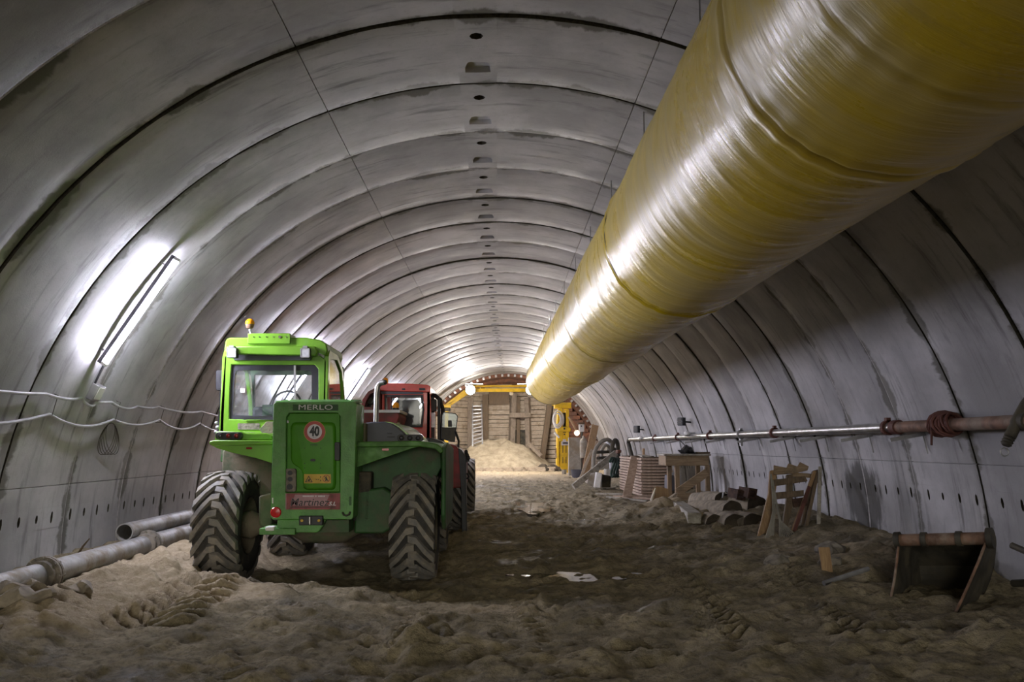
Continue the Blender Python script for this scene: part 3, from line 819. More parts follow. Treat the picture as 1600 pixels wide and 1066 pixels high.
# ------------------------------------------------------------------ pipes on the ground, left
def pipe_run(name, label, pts, r, flanges, m='pipe_grey', open_end=False):
    a = Vector(pts[0]); b = Vector(pts[-1]); d = (b - a).normalized()
    root = thing(name, label, 'pipe', (a.x, a.y, a.z - r))
    if open_end:
        MB().lathe(a, d, [(r * 0.86, 0.9), (r * 0.86, 0), (r, 0), (r, (b - a).length), (r * .86, (b - a).length)], 28, closed=False).build('pipe', m, root)
    else:
        MB().tube(pts, r, 24).build('pipe', m, root)
    for y in flanges:
        f = (y - a.y) / (b.y - a.y); c = a.lerp(b, f)
        mb = MB(); mb.lathe(c - d * 0.10, d, [(r * 1.02, 0), (r * 1.25, 0.01), (r * 1.28, 0.055), (r * 1.55, 0.065), (r * 1.55, 0.092), (r * 1.2, 0.096), (r * 1.2, 0.104), (r * 1.55, 0.108), (r * 1.55, 0.135), (r * 1.28, 0.145), (r * 1.25, 0.19), (r * 1.02, 0.2)], 28)
        for k in range(8):
            t = 2 * math.pi * k / 8; off = Vector((math.cos(t), 0, math.sin(t))) * r * 1.4
            mb.cyl(c - d * 0.055 + off, c + d * 0.055 + off, 0.016, 6)
        mb.build('coupling', 'mud_grey', root)
pa = gnd = None
pipe_run('drain_pipe', 'long grey flanged pipe lying along the foot of the left wall', [(-3.98, 1.0, 0.13), (-4.0, 7.4, 0.15), (-3.98, 14.5, 0.16)], 0.108, (4.6, 7.75, 10.0, 13.2))
pipe_run('drain_pipe', 'open ended pipe resting behind the long flanged pipe on the left', [(-4.14, 9.75, 0.32), (-4.12, 13.9, 0.33)], 0.10, (12.6,), open_end=True)
o = MB().tube([(-4.45, 9.3, 0.10), (-4.36, 9.25, 0.22), (-4.27, 9.2, 0.31)], [0.014, 0.011, 0.006], 6).build('stick', 'wood_dark'); tag(o, 'thin broken stick poking up behind the long pipe at left', 'stick')
# flat clods beside the pipe
clods = [(-3.55, 6.6, .16), (-3.35, 6.25, .15), (-3.75, 6.2, .17), (-3.2, 6.75, .11), (-3.6, 5.75, .15), (-3.3, 5.6, .12)]
clod_l = ['largest pale clod beside the left pipe coupling', 'flat clod on the berm below the left pipe', 'clod touching the left pipe near the picture edge', 'small clod at the top of the left sand berm', 'lowest clod at the left picture corner', 'small flat clod at the foot of the left berm']
for (x, y, r), lb in zip(clods, clod_l):
    mb = MB(); z = gz(x, y)
    mb.sphere((x, y, z + r * 0.18), r, (1.3, 0.8, 0.42), 14, 9)
    for v in mb.v: v += Vector((0.03 * math.sin(v.y * 31 + x * 9), 0.03 * math.sin(v.x * 37), 0.025 * math.sin(v.x * 29 + v.y * 23)))
    tag(mb.build('clod', 'roll_tan'), lb, 'clod', 'clods beside the left pipe')

# ------------------------------------------------------------------ pipe along the right wall
def rp(y): return Vector((cx(y) + 4.46, y, 1.50))
root = thing('wall_pipe', 'long shiny steel pipe carried on brackets along the right wall', 'pipe', tuple(rp(9.3)))
MB().tube([rp(y) for y in np.linspace(9.3, 29.5, 14)], 0.058, 18).build('pipe', 'steel', root)
for y in (9.45, 13.4, 15.3, 17.6, 20.9, 24.2):
    c = rp(y)
    mb = MB(); mb.lathe(c - Vector((0, .03, 0)), (0, 1, 0), [(0.06, 0), (0.085, 0), (0.085, 0.06), (0.06, 0.06)], 20)
    mb.box(c + Vector((0.0, 0, 0.09)), (0.05, 0.06, 0.05)); mb.box(c + Vector((0.10, 0, 0)), (0.12, 0.05, 0.04))
    if y == 15.3: mb.box(c - Vector((0, 0, 0.14)), (0.05, 0.06, 0.14))
    tag(mb.build('clamp', 'galvanised' if y == 15.3 else 'rust_red', root))
MB().tube([rp(29.4), rp(29.7) , rp(29.8) + Vector((0, 0, -0.12)), rp(29.8) + Vector((0.1, -0.3, -0.75))], 0.075, 10).build('elbow', 'dark_steel', root)
root = thing('rusty_pipe', 'rust-brown length of pipe joining the shiny pipe on the right wall', 'pipe', tuple(rp(8)))
MB().tube([rp(9.28), rp(8), rp(5.4)], 0.062, 18).build('pipe', 'rusty_pipe', root)
MB().lathe(rp(9.3), (0, -1, 0), [(0.062, 0), (0.08, 0.0), (0.08, 0.12), (0.062, 0.12)], 20).build('sleeve', 'rust_red', root)
MB().lathe(rp(7.0), (0, -1, 0), [(0.062, 0), (0.08, 0.0), (0.08, 0.10), (0.062, 0.10)], 20).build('collar', 'dark_steel', root)
# bracket bars under the pipe
br_y = [(8.9, 'pipe bracket on the right wall under the rusty pipe end'), (10.2, 'pipe bracket under the shiny pipe, nearest to the viewer'), (11.6, 'second bracket under the shiny pipe on the right wall'), (12.9, 'bracket under the shiny pipe above the leaning pallet'), (14.7, 'bracket under the shiny pipe above the rolls'), (17.0, 'bracket under the shiny pipe beside the trestle table'), (19.0, 'bracket under the shiny pipe above the trestle table'), (21.2, 'bracket under the shiny pipe above the panel stack'), (23.6, 'farthest bracket under the shiny pipe')]
for y, lb in br_y:
    mb = MB(); w = wallp(y, 1.43, -0.02)
    mb.bar(w, w + Vector((-0.42, 0.0, -0.075)), 0.05, 0.04)
    mb.bar(w + Vector((-0.05, 0, -0.02)), w + Vector((-0.02, -0.02, -0.22)), 0.012, 0.012)
    tag(mb.build('pipe_bracket', 'galvanised'), lb, 'bracket', 'brackets under the right wall pipe')
# bundle of rope on the rusty pipe
mb = MB(); c = rp(8.2)
for k in range(26):
    ph = random.uniform(0, 6.28); P = []
    rr = random.uniform(0.07, 0.12); oy = random.uniform(-0.13, 0.13)
    for i in range(14):
        t = 2 * math.pi * i / 13
        P.append(c + Vector((rr * math.cos(t), oy + 0.07 * math.sin(t + ph), rr * math.sin(t) * 1.05 + 0.012)))
    mb.tube(P, 0.014, 6, caps=False)
mb.tube([c + Vector((-.1, 0.1, -.05)), c + Vector((-.11, .1, -.2))], 0.012, 5)
tag(mb.build('rope_bundle', 'rust_red'), 'tangled reddish rope wound round the rusty wall pipe', 'rope')
# grout lance hanging over the pipe at the picture edge
pA = at(1604, 632, 7.0); pB = at(1569, 700, 7.0)
root = thing('grout_lance', 'ribbed hose nozzle hanging over the rusty pipe at right edge', 'nozzle', tuple(pA))
d = (pB - pA).normalized(); L = (pB - pA).length
MB().lathe(pA, d, [(0.035, -0.1), (0.05, 0), (0.055, L * .45), (0.045, L * .5), (0.048, L * .75), (0.04, L * .76), (0.048, L * .79), (0.04, L * .82), (0.048, L * .85), (0.04, L * .88), (0.046, L * .91), (0.03, L * .95)], 16).build('barrel', 'dark_steel', root)
MB().tube([pB + Vector((0.035 * math.cos(t), 0.0, 0.035 * math.sin(t) - 0.035)) for t in np.linspace(0, 2 * math.pi, 14)], 0.006, 6, caps=False).build('ring', 'galvanised', root)
MB().bar(pA + Vector((0.06, 0, -0.22)), pA + Vector((0.085, 0, -0.30)), 0.03, 0.03).build('tag_strip', 'hi_vis' if 'hi_vis' in MATS else 'sign_yellow', root)
MB().tube([pA + Vector((0.05, 0, 0.05)), pA + Vector((0.1, 0.1, 0.2)), pA + Vector((0.25, 0.25, 0.05)), pA + Vector((0.27, 0.25, -.4))], 0.03, 8).build('hose', 'hose_green', root)
# floodlights (unlit) on the right wall
def wall_flood(px, py, label, size):
    a, b = ray(px, py); lo, hi = 5, 60
    for _ in range(50):
        m = (lo + hi) / 2
        if math.hypot(a * m - cx(m), CAMZ + b * m - ZC) < R0 - 0.22: lo = m
        else: hi = m
    p = at(px, py, lo); root = thing('floodlight', label, 'floodlight', tuple(p), 'unlit floodlights on the right wall')
    s = size
    MB().box(p, (0.10, s, s), (0, 0, 0.5)).build('housing', 'black_plastic', root, bevel=0.012)
    for k in range(4): MB().box(p + Vector((-0.05, -0.02, -s * .3 + s * .2 * k)), (0.03, s * .8, 0.02), (0, 0, 0.5)).build('cooling_fin', 'dark_steel', root)
    MB().bar(p, p + Vector((0.34, 0.04, -0.02)), 0.04, 0.04).build('bracket', 'black_plastic', root)
    q = p + Vector((0.12, 0.0, -0.27))
    MB().sphere(q, 0.075, (1, 1.5, .8), 12, 8).build('lamp_base', 'white_paint', root)
    MB().bar(q, q + Vector((.25, .02, 0)), 0.05, 0.04).build('arm', 'galvanised', root)
wall_flood(1065, 659, 'nearer black floodlight on the right wall above the trestle table', 0.19)
wall_flood(995, 671, 'farther black floodlight on the right wall above the panel stack', 0.22)

# ------------------------------------------------------------------ wheels
def wheel(root, xc, yc, zc, R, Wd, side, lugs=20, rim='green_axle', steer=0.0):
    """agricultural tyre with chevron lugs; side = +1 when the outer face looks to +X"""
    c = Vector((xc, yc, zc)); h = Wd / 2
    mb = MB()
    mb.lathe(c - Vector((h, 0, 0)), (1, 0, 0), [(R * .50, .06), (R * .52, 0.02), (R * .66, 0), (R * .84, 0.01), (R * .905, 0.05), (R * .925, 0.12), (R * .935, h), (R * .925, Wd - .12), (R * .905, Wd - 0.05), (R * .84, Wd - 0.01), (R * .66, Wd), (R * .52, Wd - 0.02), (R * .50, Wd - .06)], 64, closed=False)
    mb2 = MB()
    step = 2 * math.pi / lugs
    for s in (-1, 1):
        for k in range(lugs):
            ph = k * step + (step / 2 if s > 0 else 0)
            # centre line of the lug: from the crown of the tread out to the shoulder
            path = [(-0.03 * s, 0.0), (0.05 * s, 0.03), (h * .52 * s, 0.20), (h * .97 * s, 0.46), (h * 1.0 * s, 0.50)]
            hw = [0.068, 0.074, 0.08, 0.09, 0.085]
            top = [R, R, R * .995, R * .955, R * .86]
            bot = [R * .91, R * .91, R * .91, R * .86, R * .82]
            vs = []
            for (w, dphi), q, rt, rb in zip(path, hw, top, bot):
                for sg, rad, k2 in ((-1, rb, 1.25), (-1, rt, .82), (1, rt, .82), (1, rb, 1.25)):
                    a = ph - dphi + sg * q * k2 * 0.55 / R
                    vs.append(c + Vector((w, -rad * math.cos(a), rad * math.sin(a))))
            fs = []
            for i in range(len(path) - 1):
                for j in range(3):
                    fs.append((i * 4 + j, i * 4 + j + 1, (i + 1) * 4 + j + 1, (i + 1) * 4 + j))
            fs += [(0, 1, 2, 3), tuple((len(path) - 1) * 4 + j for j in (3, 2, 1, 0))]
            mb2.add(vs, fs)
    rimm = MB()
    o = side
    rimm.lathe(c, (o, 0, 0), [(R * .51, h * .92), (R * .47, h * .8), (R * .40, h * .25), (R * .18, h * .25), (R * .17, h * .5), (0.01, h * .52)], 32, closed=False)
    rimm.lathe(c, (-o, 0, 0), [(R * .51, h * .92), (R * .46, h * .8), (R * .44, -h * .2), (0.01, -h * .2)], 32, closed=False)
    for k in range(8):
        t = k * math.pi / 4
        p = c + Vector((o * h * .25, R * .29 * math.cos(t), R * .29 * math.sin(t)))
        rimm.cyl(p, p + Vector((o * .03, 0, 0)), 0.018, 6)
    w = rimm.build('wheel', rim, root)
    mb.build('tyre', 'tyre_rubber', w, angle=0.9)
    mb2.build('tread_lugs', 'lug_rubber_lit', w, angle=0.5)
    return w

# ------------------------------------------------------------------ green telehandler
def merlo():
    YB = 8.25                                     # rear face of the counterweight
    root = thing('telehandler', 'green telehandler seen from behind, number 40 sign on its counterweight', 'telehandler', (-1.6, 9.6, 0))
    gs = (-1.6, 9.6)
    # wheels
    R = 0.57
    for (x, y, sd, zo) in ((-2.735, 9.0, -1, -.085), (-0.778, 9.0, 1, -.085), (-2.60, 11.3, -1, -.16), (-0.79, 11.4, 1, -.10)):
        wheel(root, x, y, R - 0.02 + zo, R, 0.46, sd)
    # counterweight frame: rails, head band and foot band round the recessed engine door
    O = [(428, 629), (556, 629), (559, 634), (556, 700), (552, 811), (549, 813), (426, 813), (423, 811), (424, 700)]
    mb = MB()
    fo = [(427.5, 631), (431, 628), (553, 628), (557, 631), (555, 720), (551.5, 809), (549, 812), (426, 812), (422.5, 809), (425, 720)]
    fi = [(447, 652), (452, 645), (527, 645), (533, 652), (532, 720), (531, 769), (531, 770), (446, 770), (446, 769), (446.5, 720)]
    mb.pring(fo, fi, YB, YB + 0.10)
    body = [(p[0] + (0.5 if p[0] < 490 else -0.5), p[1]) for p in fo]
    mb.pp(fo, YB + 0.10, YB + 0.62)
    cw = mb.build('counterweight', 'green_worn', root, bevel=0.012)
    # top chamfer of the head is given by a sloping cap
    MB().prism([at(429, 629, YB + .02), at(555, 629, YB + .02), at(555, 629, YB + .02) + Vector((0, .55, .02)), at(429, 629, YB + .02) + Vector((0, .55, .02))],
               [at(431, 627, YB + .06), at(553, 627, YB + .06), at(553, 627, YB + .06) + Vector((0, .45, .04)), at(431, 627, YB + .06) + Vector((0, .45, .04))]).build('head_cap', 'green_worn', cw, bevel=0.01)
    # engine door: recessed sheet with a raised bulge
    mb = MB(); mb.pb(448, 646, 531, 769, YB + 0.065, YB + 0.12)
    door = mb.build('engine_door', 'green_door', root, bevel=0.006)
    bul = [(454, 668), (457, 661.5), (461, 660), (519, 660), (523, 662), (525, 667), (526, 700), (525.5, 755), (524, 763), (520, 766), (480, 766), (475, 763), (473.5, 757), (473, 741), (471, 735), (467, 731), (462, 728), (457, 724), (454.5, 718)]
    A = [at(x, y, YB + 0.067) for x, y in bul]
    cxm = sum(p.x for p in A) / len(A); czm = sum(p.z for p in A) / len(A)
    def ins(k, dy): return [Vector((cxm + (p.x - cxm) * (1 - k) , p.y + dy, czm + (p.z - czm) * (1 - k * .7))) for p in A]
    mb = MB(); L = [A, ins(0.03, -0.018), ins(0.075, -0.032), ins(0.13, -0.036)]
    n = len(A); vs = sum(L, []); fs = []
    for i in range(3):
        for k in range(n): fs.append((i * n + k, i * n + (k + 1) % n, (i + 1) * n + (k + 1) % n, (i + 1) * n + k))
    fs.append(tuple(3 * n + k for k in range(n))); mb.add(vs, fs)
    mb.build('door_bulge', 'green_door', door, angle=0.9)
    YF = YB + 0.031
    def plate(name, poly, m, y=YF, t=0.004, par=door):
        return MB().pp(poly, y - t, y).build(name, m, par)
    plate('speed_sign', circ(491.5, 674.8, 16.4, 40), 'sign_red', YF - .001)
    plate('sign_rim', circ(491.5, 674.8, 17.0, 40), 'sign_yellow', YF, .002)
    plate('sign_face', circ(491.5, 674.8, 11.6, 36), 'sign_white', YF - .005, .002)
    p = at(491.5, 674.8, YF - .008); text('sign_number', '40', p, 0.128, 'sign_black', door, sx=0.72, bold=0.0055)
    p = at(491.5, 683.3, YF - .008); text('sign_small_print', 'km / h', p, 0.013, 'grey_plastic', door)
    # warning label
    wl = plate('warning_label', [(475, 741), (517, 741), (517, 755.4), (475, 755.4)], 'sign_yellow', YF, .003)
    yb = YF - .003
    def poly_ring(name, outer, inner, m='sign_black'):
        MB().pring(outer, inner, yb - .0015, yb).build(name, m, wl)
    poly_ring('warning_triangle', [(482.3, 743.3), (488.6, 753.8), (476.6, 753.8)], [(482.3, 745.4), (486.6, 752.8), (478.5, 752.8)])
    MB().pp([(481, 750), (484, 748), (484.3, 752), (480.6, 752)], yb - .0015, yb).build('hazard_pictogram', 'sign_black', wl)
    poly_ring('ban_ring', circ(509.8, 748.2, 5.9, 24), circ(509.8, 748.2, 5.0, 24), 'sign_red')
    mb = MB(); mb.pp([(506, 744.6), (506.8, 744), (513.7, 751.6), (513, 752.3)], yb - .0015, yb)
    mb.pp(circ(509.6, 745.3, .9, 8), yb - .0014, yb); mb.pp([(508.6, 746.4), (510.9, 746.4), (511.4, 749.2), (511.5, 752.2), (510.5, 752.2), (510, 750), (508.6, 752.2), (507.6, 751.8), (508.8, 748.8)], yb - .0014, yb)
    mb.pp([(506.6, 748.4), (508.8, 746.6), (509.2, 747.2), (507.2, 749)], yb - .0014, yb)
    mb.build('no_standing_pictogram', 'sign_black', wl)
    mb = MB()
    for (x, y, s) in ((494.5, 749.4, .9), (497.5, 749.4, .9), (501.2, 745.6, 1.1), (501.2, 751, 1.1)): mb.pp([(x - s, y - s), (x + s, y), (x - s, y + s)], yb - .0015, yb)
    mb.build('distance_arrows', 'sign_black', wl)
    # door latch, bolts and handle recess
    MB().pp(rrect(484.8, 717.2, 492.8, 721.2, 1.8), YF - .006, YF).build('latch', 'black_plastic', door)
    mb = MB()
    for (x, y) in ((476, 724.5), (476, 731.5), (501, 724.5), (501, 731.5), (476, 700.5), (501, 700.5)): mb.pp(circ(x, y, .8, 8), YF - .005, YF)
    for k in range(7): mb.pp(circ(485.5 + k * 1.6, 695.4, .7, 8), YF - .004, YF)
    mb.build('screw', 'black_plastic', door)
    MB().pp(rrect(522.5, 691, 531, 720, 2.5), YB + .03, YB + .07).build('door_handle', 'black_plastic', door, bevel=.004)
    MB().pp(circ(449.3, 659.2, 2.0, 12), YB + .05, YB + .07).build('door_bolt', 'galvanised', door)
    # socket plate with three holes
    sp = MB().pp(rrect(446, 732.6, 462, 768.5, 3), YB + .012, YB + .06).build('socket_plate', 'mud_grey', root)
    for y in (739.3, 749, 761):
        MB().pp(circ(453 if y < 755 else 452.5, y, 3.7 if y < 755 else 4.6, 16), YB + .004, YB + .02).build('socket', 'sign_black', sp)
    # brand lettering
    MB().pb(457.5, 632.2, 528.5, 641.8, YB - .003, YB + .005).build('badge', 'green_dark', cw)
    p = at(493, 637, YB - .005); text('brand_lettering', 'MERLO', p, 0.070, 'letter_grey', cw, sx=1.52, bold=0.0, ext=.003, space=1.02)
    # hire company plate
    pl = MB().pb(447, 771, 531.5, 796.5, YB - .006, YB + .002).build('name_plate', 'plate_red', root)
    MB().pb(446, 771.5, 447.5, 796, YB - .007, YB).build('plate_edge', 'plate_pale', pl)
    MB().pp([(455, 790), (461, 773), (515, 773), (507, 791)], YB - .0075, YB - .005).build('plate_field', 'plate_pale', pl)
    p = at(483, 785.5, YB - .009); text('plate_lettering', 'Martinez', p, 0.105, 'sign_black', pl, sx=1.0, bold=0, shear=.2)
    p = at(483, 785.5, YB - .0075); text('plate_lettering_edge', 'Martinez', p, 0.105, 'plate_pale', pl, sx=1.0, bold=.0025, shear=.2, ext=.001)
    p = at(519, 787.5, YB - .009); text('plate_suffix', 'S.L', p, 0.05, 'sign_white', pl, sx=1.2, bold=.001, shear=.25)
    mb = MB()
    for k in range(16):
        x = 473 + k * 2.2
        if k in (8, 10): continue
        mb.pb(x, 774.6, x + 1.5, 776.8, YB - .009, YB - .007)
    mb.build('plate_small_print', 'sign_white', pl)
    MB().pb(455, 792.2, 524, 793.2, YB - .009, YB - .006).build('plate_rule', 'sign_black', pl)
    # round reflector, hitch, tow eye, slots
    MB().lathe(at(431.3, 800.8, YB + .002), (0, -1, 0), [(0.052, 0), (0.052, .012), (0.044, .022), (0.005, .026)], 24).build('reflector', 'red_lens', root)
    ht = MB().pb(467, 806.5, 504, 821, YB - .05, YB + .1)
    ht = ht.build('tow_hitch', 'black_plastic', root, bevel=.006)
    mb = MB(); mb.cyl(at(484, 808, YB - .075), at(484, 819.5, YB - .075), 0.012, 12); mb.build('hitch_pin', 'steel', ht)
    mb = MB()
    for x in (472, 498.5): mb.lathe(at(x, 813.5, YB - .052), (0, -1, 0), [(0.014, 0), (0.014, .012), (.006, .016)], 10)
    mb.build('hitch_bolt', 'sign_yellow', ht)
    MB().tube([at(535.5, 801, YB - .01), at(537, 804.6, YB - .03), at(541, 806, YB - .035), at(545.5, 804, YB - .03), at(547, 800.5, YB - .01)], 0.010, 8).build('tow_eye', 'dark_steel', root)
    MB().pb(545.5, 776, 549, 790, YB - .004, YB + .01).build('slot_cover', 'green_dark', root)
    MB().pp(circ(541, 783, 4.2, 14), YB - .006, YB + .01).build('blanking_plug', 'green_worn', root)
    MB().pb(425, 778, 426.8, 787, YB - .006, YB).build('marker_strip', 'white_paint', root)
    # foot of the counterweight, belly and chassis
    MB().pp([(433, 812), (509, 812), (505, 821), (499, 830), (495, 832.5), (433, 832.5)], YB + .03, YB + .35).build('foot_plate', 'green_worn', root, bevel=.008)
    MB().pp([(511, 813), (545, 813), (545, 832), (498, 832)], YB + .12, YB + .4).build('foot_gusset', 'green_dark', root)
    MB().pb(405, 826, 461, 836, YB - .02, YB + .5).build('skid_plate', 'green_worn', root, bevel=.006)
    MB().pb(414, 823.5, 428, 830, YB - .03, YB + .1).build('step_pad', 'white_paint', root, bevel=.01)
    MB().box((-1.70, 10.3, 0.78), (0.98, 3.3, 0.5)).build('chassis', 'chassis', root, bevel=.02)
    for y, zc_ in ((9.03, .47), (11.35, .41)):
        ax = MB(); ax.lathe((-2.62, y, zc_), (1, 0, 0), [(0.13, 0), (0.15, .12), (0.10, .2), (0.10, .5), (0.19, .68), (0.2, .9), (0.19, 1.1), (0.10, 1.25), (0.10, 1.55), (0.15, 1.65), (0.13, 1.75)], 20)
        ax.build('axle', 'green_axle', root)
    mb = MB(); mb.pp([(555, 768), (598, 762), (612, 770), (612, 826), (598, 834), (553, 834)], 8.65, 9.1); mb.build('axle_mount', 'green_dark', root, bevel=.02)
    mb = MB(); mb.pp([(404, 775), (424, 770), (424, 828), (404, 822)], 8.6, 9.1); mb.build('axle_mount', 'green_axle', root, bevel=.02)
    # inner wheel-house wall left, and dark engine bay wall right
    MB().pp([(347, 706), (352, 700), (426, 705), (426, 775), (404, 775), (394, 745), (346, 742)], 9.3, 9.55).build('wheel_house', 'green_axle', root, bevel=.02)
    MB().pp([(556, 700), (660, 697), (688, 700), (690, 730), (660, 790), (556, 790)], 8.85, 9.9).build('engine_bay_wall', 'green_dark', root, bevel=.01)
    # mud guards
    g = MB(); g.pp([(326, 692), (328, 689.5), (334, 688), (425, 688), (425, 695), (334, 697), (328, 696)], 8.68, 10.0)
    fen = g.build('rear_mudguard', 'green_paint', root, bevel=.012)
    MB().pp([(330, 696), (425, 695), (425, 724), (400, 716), (360, 707), (340, 701)], 8.72, 8.78).build('mudguard_gusset', 'green_paint', fen, bevel=.004)
    MB().pp(rrect(384.5, 699, 393.5, 702.2, 1), 8.70, 8.725).build('side_reflector', 'dark_red_lens', fen)
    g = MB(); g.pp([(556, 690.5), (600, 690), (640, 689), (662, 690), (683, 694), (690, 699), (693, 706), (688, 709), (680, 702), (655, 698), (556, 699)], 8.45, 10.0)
    fen = g.build('rear_mudguard', 'green_shaded', root, bevel=.010)
    MB().pp([(556, 699), (655, 698), (643, 701), (620, 709), (590, 719), (556, 731)], 8.49, 8.55).build('mudguard_gusset', 'green_shaded', fen, bevel=.004)
    MB().pp(rrect(597, 701, 607.5, 704.4, 1), 8.47, 8.5).build('side_reflector', 'red_lens', fen)
    # outer skirt of the right mud guard, curving down over the wheel
    x0 = at(690, 700, 8.5).x
    prof = [(8.46, 1.28), (8.48, 1.15), (8.52, .95), (8.52, .60), (8.65, .45), (10.0, .42), (10.3, .58), (10.3, 1.27), (9.1, 1.33)]
    MB().prism([Vector((x0, y, z)) for y, z in prof], [Vector((x0 + .045, y, z)) for y, z in prof]).build('mudguard_skirt', 'green_dark', root, bevel=.015)
    # tail lamps
    def lamps(x0, x1, y0, y1, Y, lens, xs, r):
        b = MB().pp(rrect(x0, y0, x1, y1, (y1 - y0) * .42), Y, Y + .07).build('tail_lamp', 'black_plastic', root, bevel=.004)
        for x, l in zip(xs, lens):
            MB().lathe(at(x, (y0 + y1) / 2, Y), (0, -1, 0), [(r, 0), (r, .012), (r * .75, .022), (r * .2, .027)], 20).build('lens', l, b)
            MB().lathe(at(x, (y0 + y1) / 2, Y), (0, -1, 0), [(r * 1.2, 0), (r * 1.2, .016), (r * 1.0, .018)], 20, closed=False).build('lens_bezel', 'dark_steel', b)
    lamps(336.5, 377, 675.5, 687, 8.72, ('smoke_lens', 'dark_red_lens', 'dark_red_lens'), (344, 357.5, 370), .023)
    lamps(621, 661, 679, 690, 8.50, ('smoke_lens', 'smoke_lens', 'smoke_lens'), (627.5, 640.5, 653.5), .023)
    MB().pp([(335, 688), (337, 674), (378, 674), (386, 677), (416, 677), (425, 682), (425, 688)], 8.80, 9.7).build('lamp_shelf', 'green_paint', root, bevel=.012)
    # ---- cab
    YC = 9.5
    fo = [(351, 556), (500, 556), (510, 563), (509, 625), (508, 688), (343, 684), (344, 650), (347.5, 600)]
    fi = [(361.5, 570), (492, 570), (497.5, 577), (497.5, 620), (497.5, 658), (357.5, 655), (358, 640), (359.5, 600)]
    mb = MB(); mb.pring(fo, fi, YC, YC + .09)
    cab = mb.build('cab_frame', 'green_paint', root, bevel=.010)
    xR = at(508, 660, YC).x; xL = at(343, 660, YC).x; zb = at(420, 690, YC).z; zt = at(420, 546, YC).z
    # right side wall: tall rounded quarter window
    def sidewall(x, t, name):
        O = [(YC, zb), (YC, zt - .08), (YC + .06, zt), (YC + .55, zt), (YC + .95, zt - .14), (YC + 1.18, zt - .55), (YC + 1.25, zb + .1), (YC + 1.25, zb)]
        I = [(YC + .09, zb + .06), (YC + .09, zt - .2), (YC + .13, zt - .10), (YC + .55, zt - .07), (YC + .88, zt - .19), (YC + 1.10, zt - .58), (YC + 1.16, zb + .14), (YC + 1.16, zb + .06)]
        return MB().ring([Vector((x, y, z)) for y, z in O], [Vector((x, y, z)) for y, z in I], (t, 0, 0)).build(name, 'green_paint', cab, bevel=.006), I
    s, I = sidewall(xR - .03, .05, 'side_frame')
    MB().add([Vector((xR, y, z)) for y, z in I], [tuple(range(len(I)))]).build('side_window', 'dusty_glass', cab)
    s, I = sidewall(xL - .0, .05, 'side_frame')
    MB().add([Vector((xL + .02, y, z)) for y, z in I], [tuple(range(len(I)))]).build('side_window', 'dusty_glass', cab)
    # front frame
    yf = YC + 1.2
    MB().ring([Vector((xL, yf, zb)), Vector((xR, yf, zb)), Vector((xR, yf - .12, zt - .1)), Vector((xL, yf - .12, zt - .1))], [Vector((xL + .06, yf, zb + .1)), Vector((xR - .06, yf, zb + .1)), Vector((xR - .06, yf - .11, zt - .2)), Vector((xL + .06, yf - .11, zt - .2))], (0, .05, 0)).build('front_frame', 'green_dark', cab)
    MB().add([Vector((xL + .06, yf, zb + .1)), Vector((xR - .06, yf, zb + .1)), Vector((xR - .06, yf - .11, zt - .2)), Vector((xL + .06, yf - .11, zt - .2))], [(0, 1, 2, 3)]).build('windscreen', 'cab_glass', cab)
    # cab floor and lower back
    MB().box(((xL + xR) / 2, YC + .62, zb - .12), (xR - xL - .04, 1.2, .22)).build('cab_floor', 'green_dark', cab, bevel=.01)
    # roof, roof plate, visor
    ro = [(352, 533), (354, 529), (360, 527.5), (478, 527.5), (500, 531), (510, 537), (512, 548), (508, 556), (500, 552), (494, 548), (352, 553), (350, 545)]
    roof = MB().pp(ro, YC - .04, YC + .95).build('roof', 'green_paint', root, bevel=.014)
    MB().pp([(353, 541), (492, 541), (496, 550), (492, 556), (353, 553)], YC - .12, YC).build('roof_lip', 'green_paint', roof, bevel=.012)
    MB().pp([(361, 553), (490, 553), (484, 563), (366, 563)], YC - .035, YC + .02).build('visor', 'grey_plastic', roof)
    rp_ = MB().pp([(387, 521), (453, 521), (453.5, 530), (453, 537.5), (386.5, 537)], YC - .07, YC + .25).build('roof_plate', 'green_paint', roof, bevel=.005)
    mb = MB()
    for k, x in enumerate((396, 405, 416, 427, 437, 447)): mb.pp(circ(x, 526.5, .9 if k != 4 else 2.2, 10), YC - .078, YC - .06)
    mb.build('plate_hole', 'chassis', roof)
    # window panes, strip, wiper, sticker
    MB().add([at(x, y, YC + .03) for x, y in fi], [tuple(range(len(fi)))]).build('rear_window', 'dusty_glass', cab)
    MB().pring(fi, [(368, 579), (485, 579), (487, 583), (487, 620), (487, 652), (364, 649), (364, 640), (366, 600)], YC + .022, YC + .029).build('window_seal', 'smoke_lens', cab)
    MB().pb(459, 571, 462, 657, YC + .005, YC + .03).build('window_bar', 'galvanised', cab)
    MB().pb(375.5, 607, 382.5, 613.5, YC + .012, YC + .02).build('sticker', 'white_paint', cab)
    MB().bar(at(381, 655, YC - .02), at(424, 650, YC - .02), .015, .02).build('wiper', 'black_plastic', cab)
    MB().pp(rrect(371.5, 661.5, 405.5, 671.5, 1.5), YC - .006, YC + .01).build('vent_grille', 'mud_grey', cab)
    MB().pp([(405, 671), (416, 659), (427, 659), (427, 683), (413, 683)], YC - .05, YC + .02).build('filler_cover', 'green_axle', cab, bevel=.006)
    # interior
    MB().box((-2.53, YC + .55, zb + .10), (.45, .42, .12)).build('driver_seat', 'seat_cloth', root, bevel=.04)
    MB().box((-2.6, YC + .40, zb + .26), (.38, .10, .30), (-.12, 0, 0)).build('seat_back', 'seat_cloth', root, bevel=.04)
    MB().box((at(419, 642, YC + .3).x, YC + .32, at(419, 642, YC + .3).z), (.13, .1, .14)).build('control_box', 'interior_green', root, bevel=.01)
    c0 = Vector((-2.53, YC + .95, zb + .45))
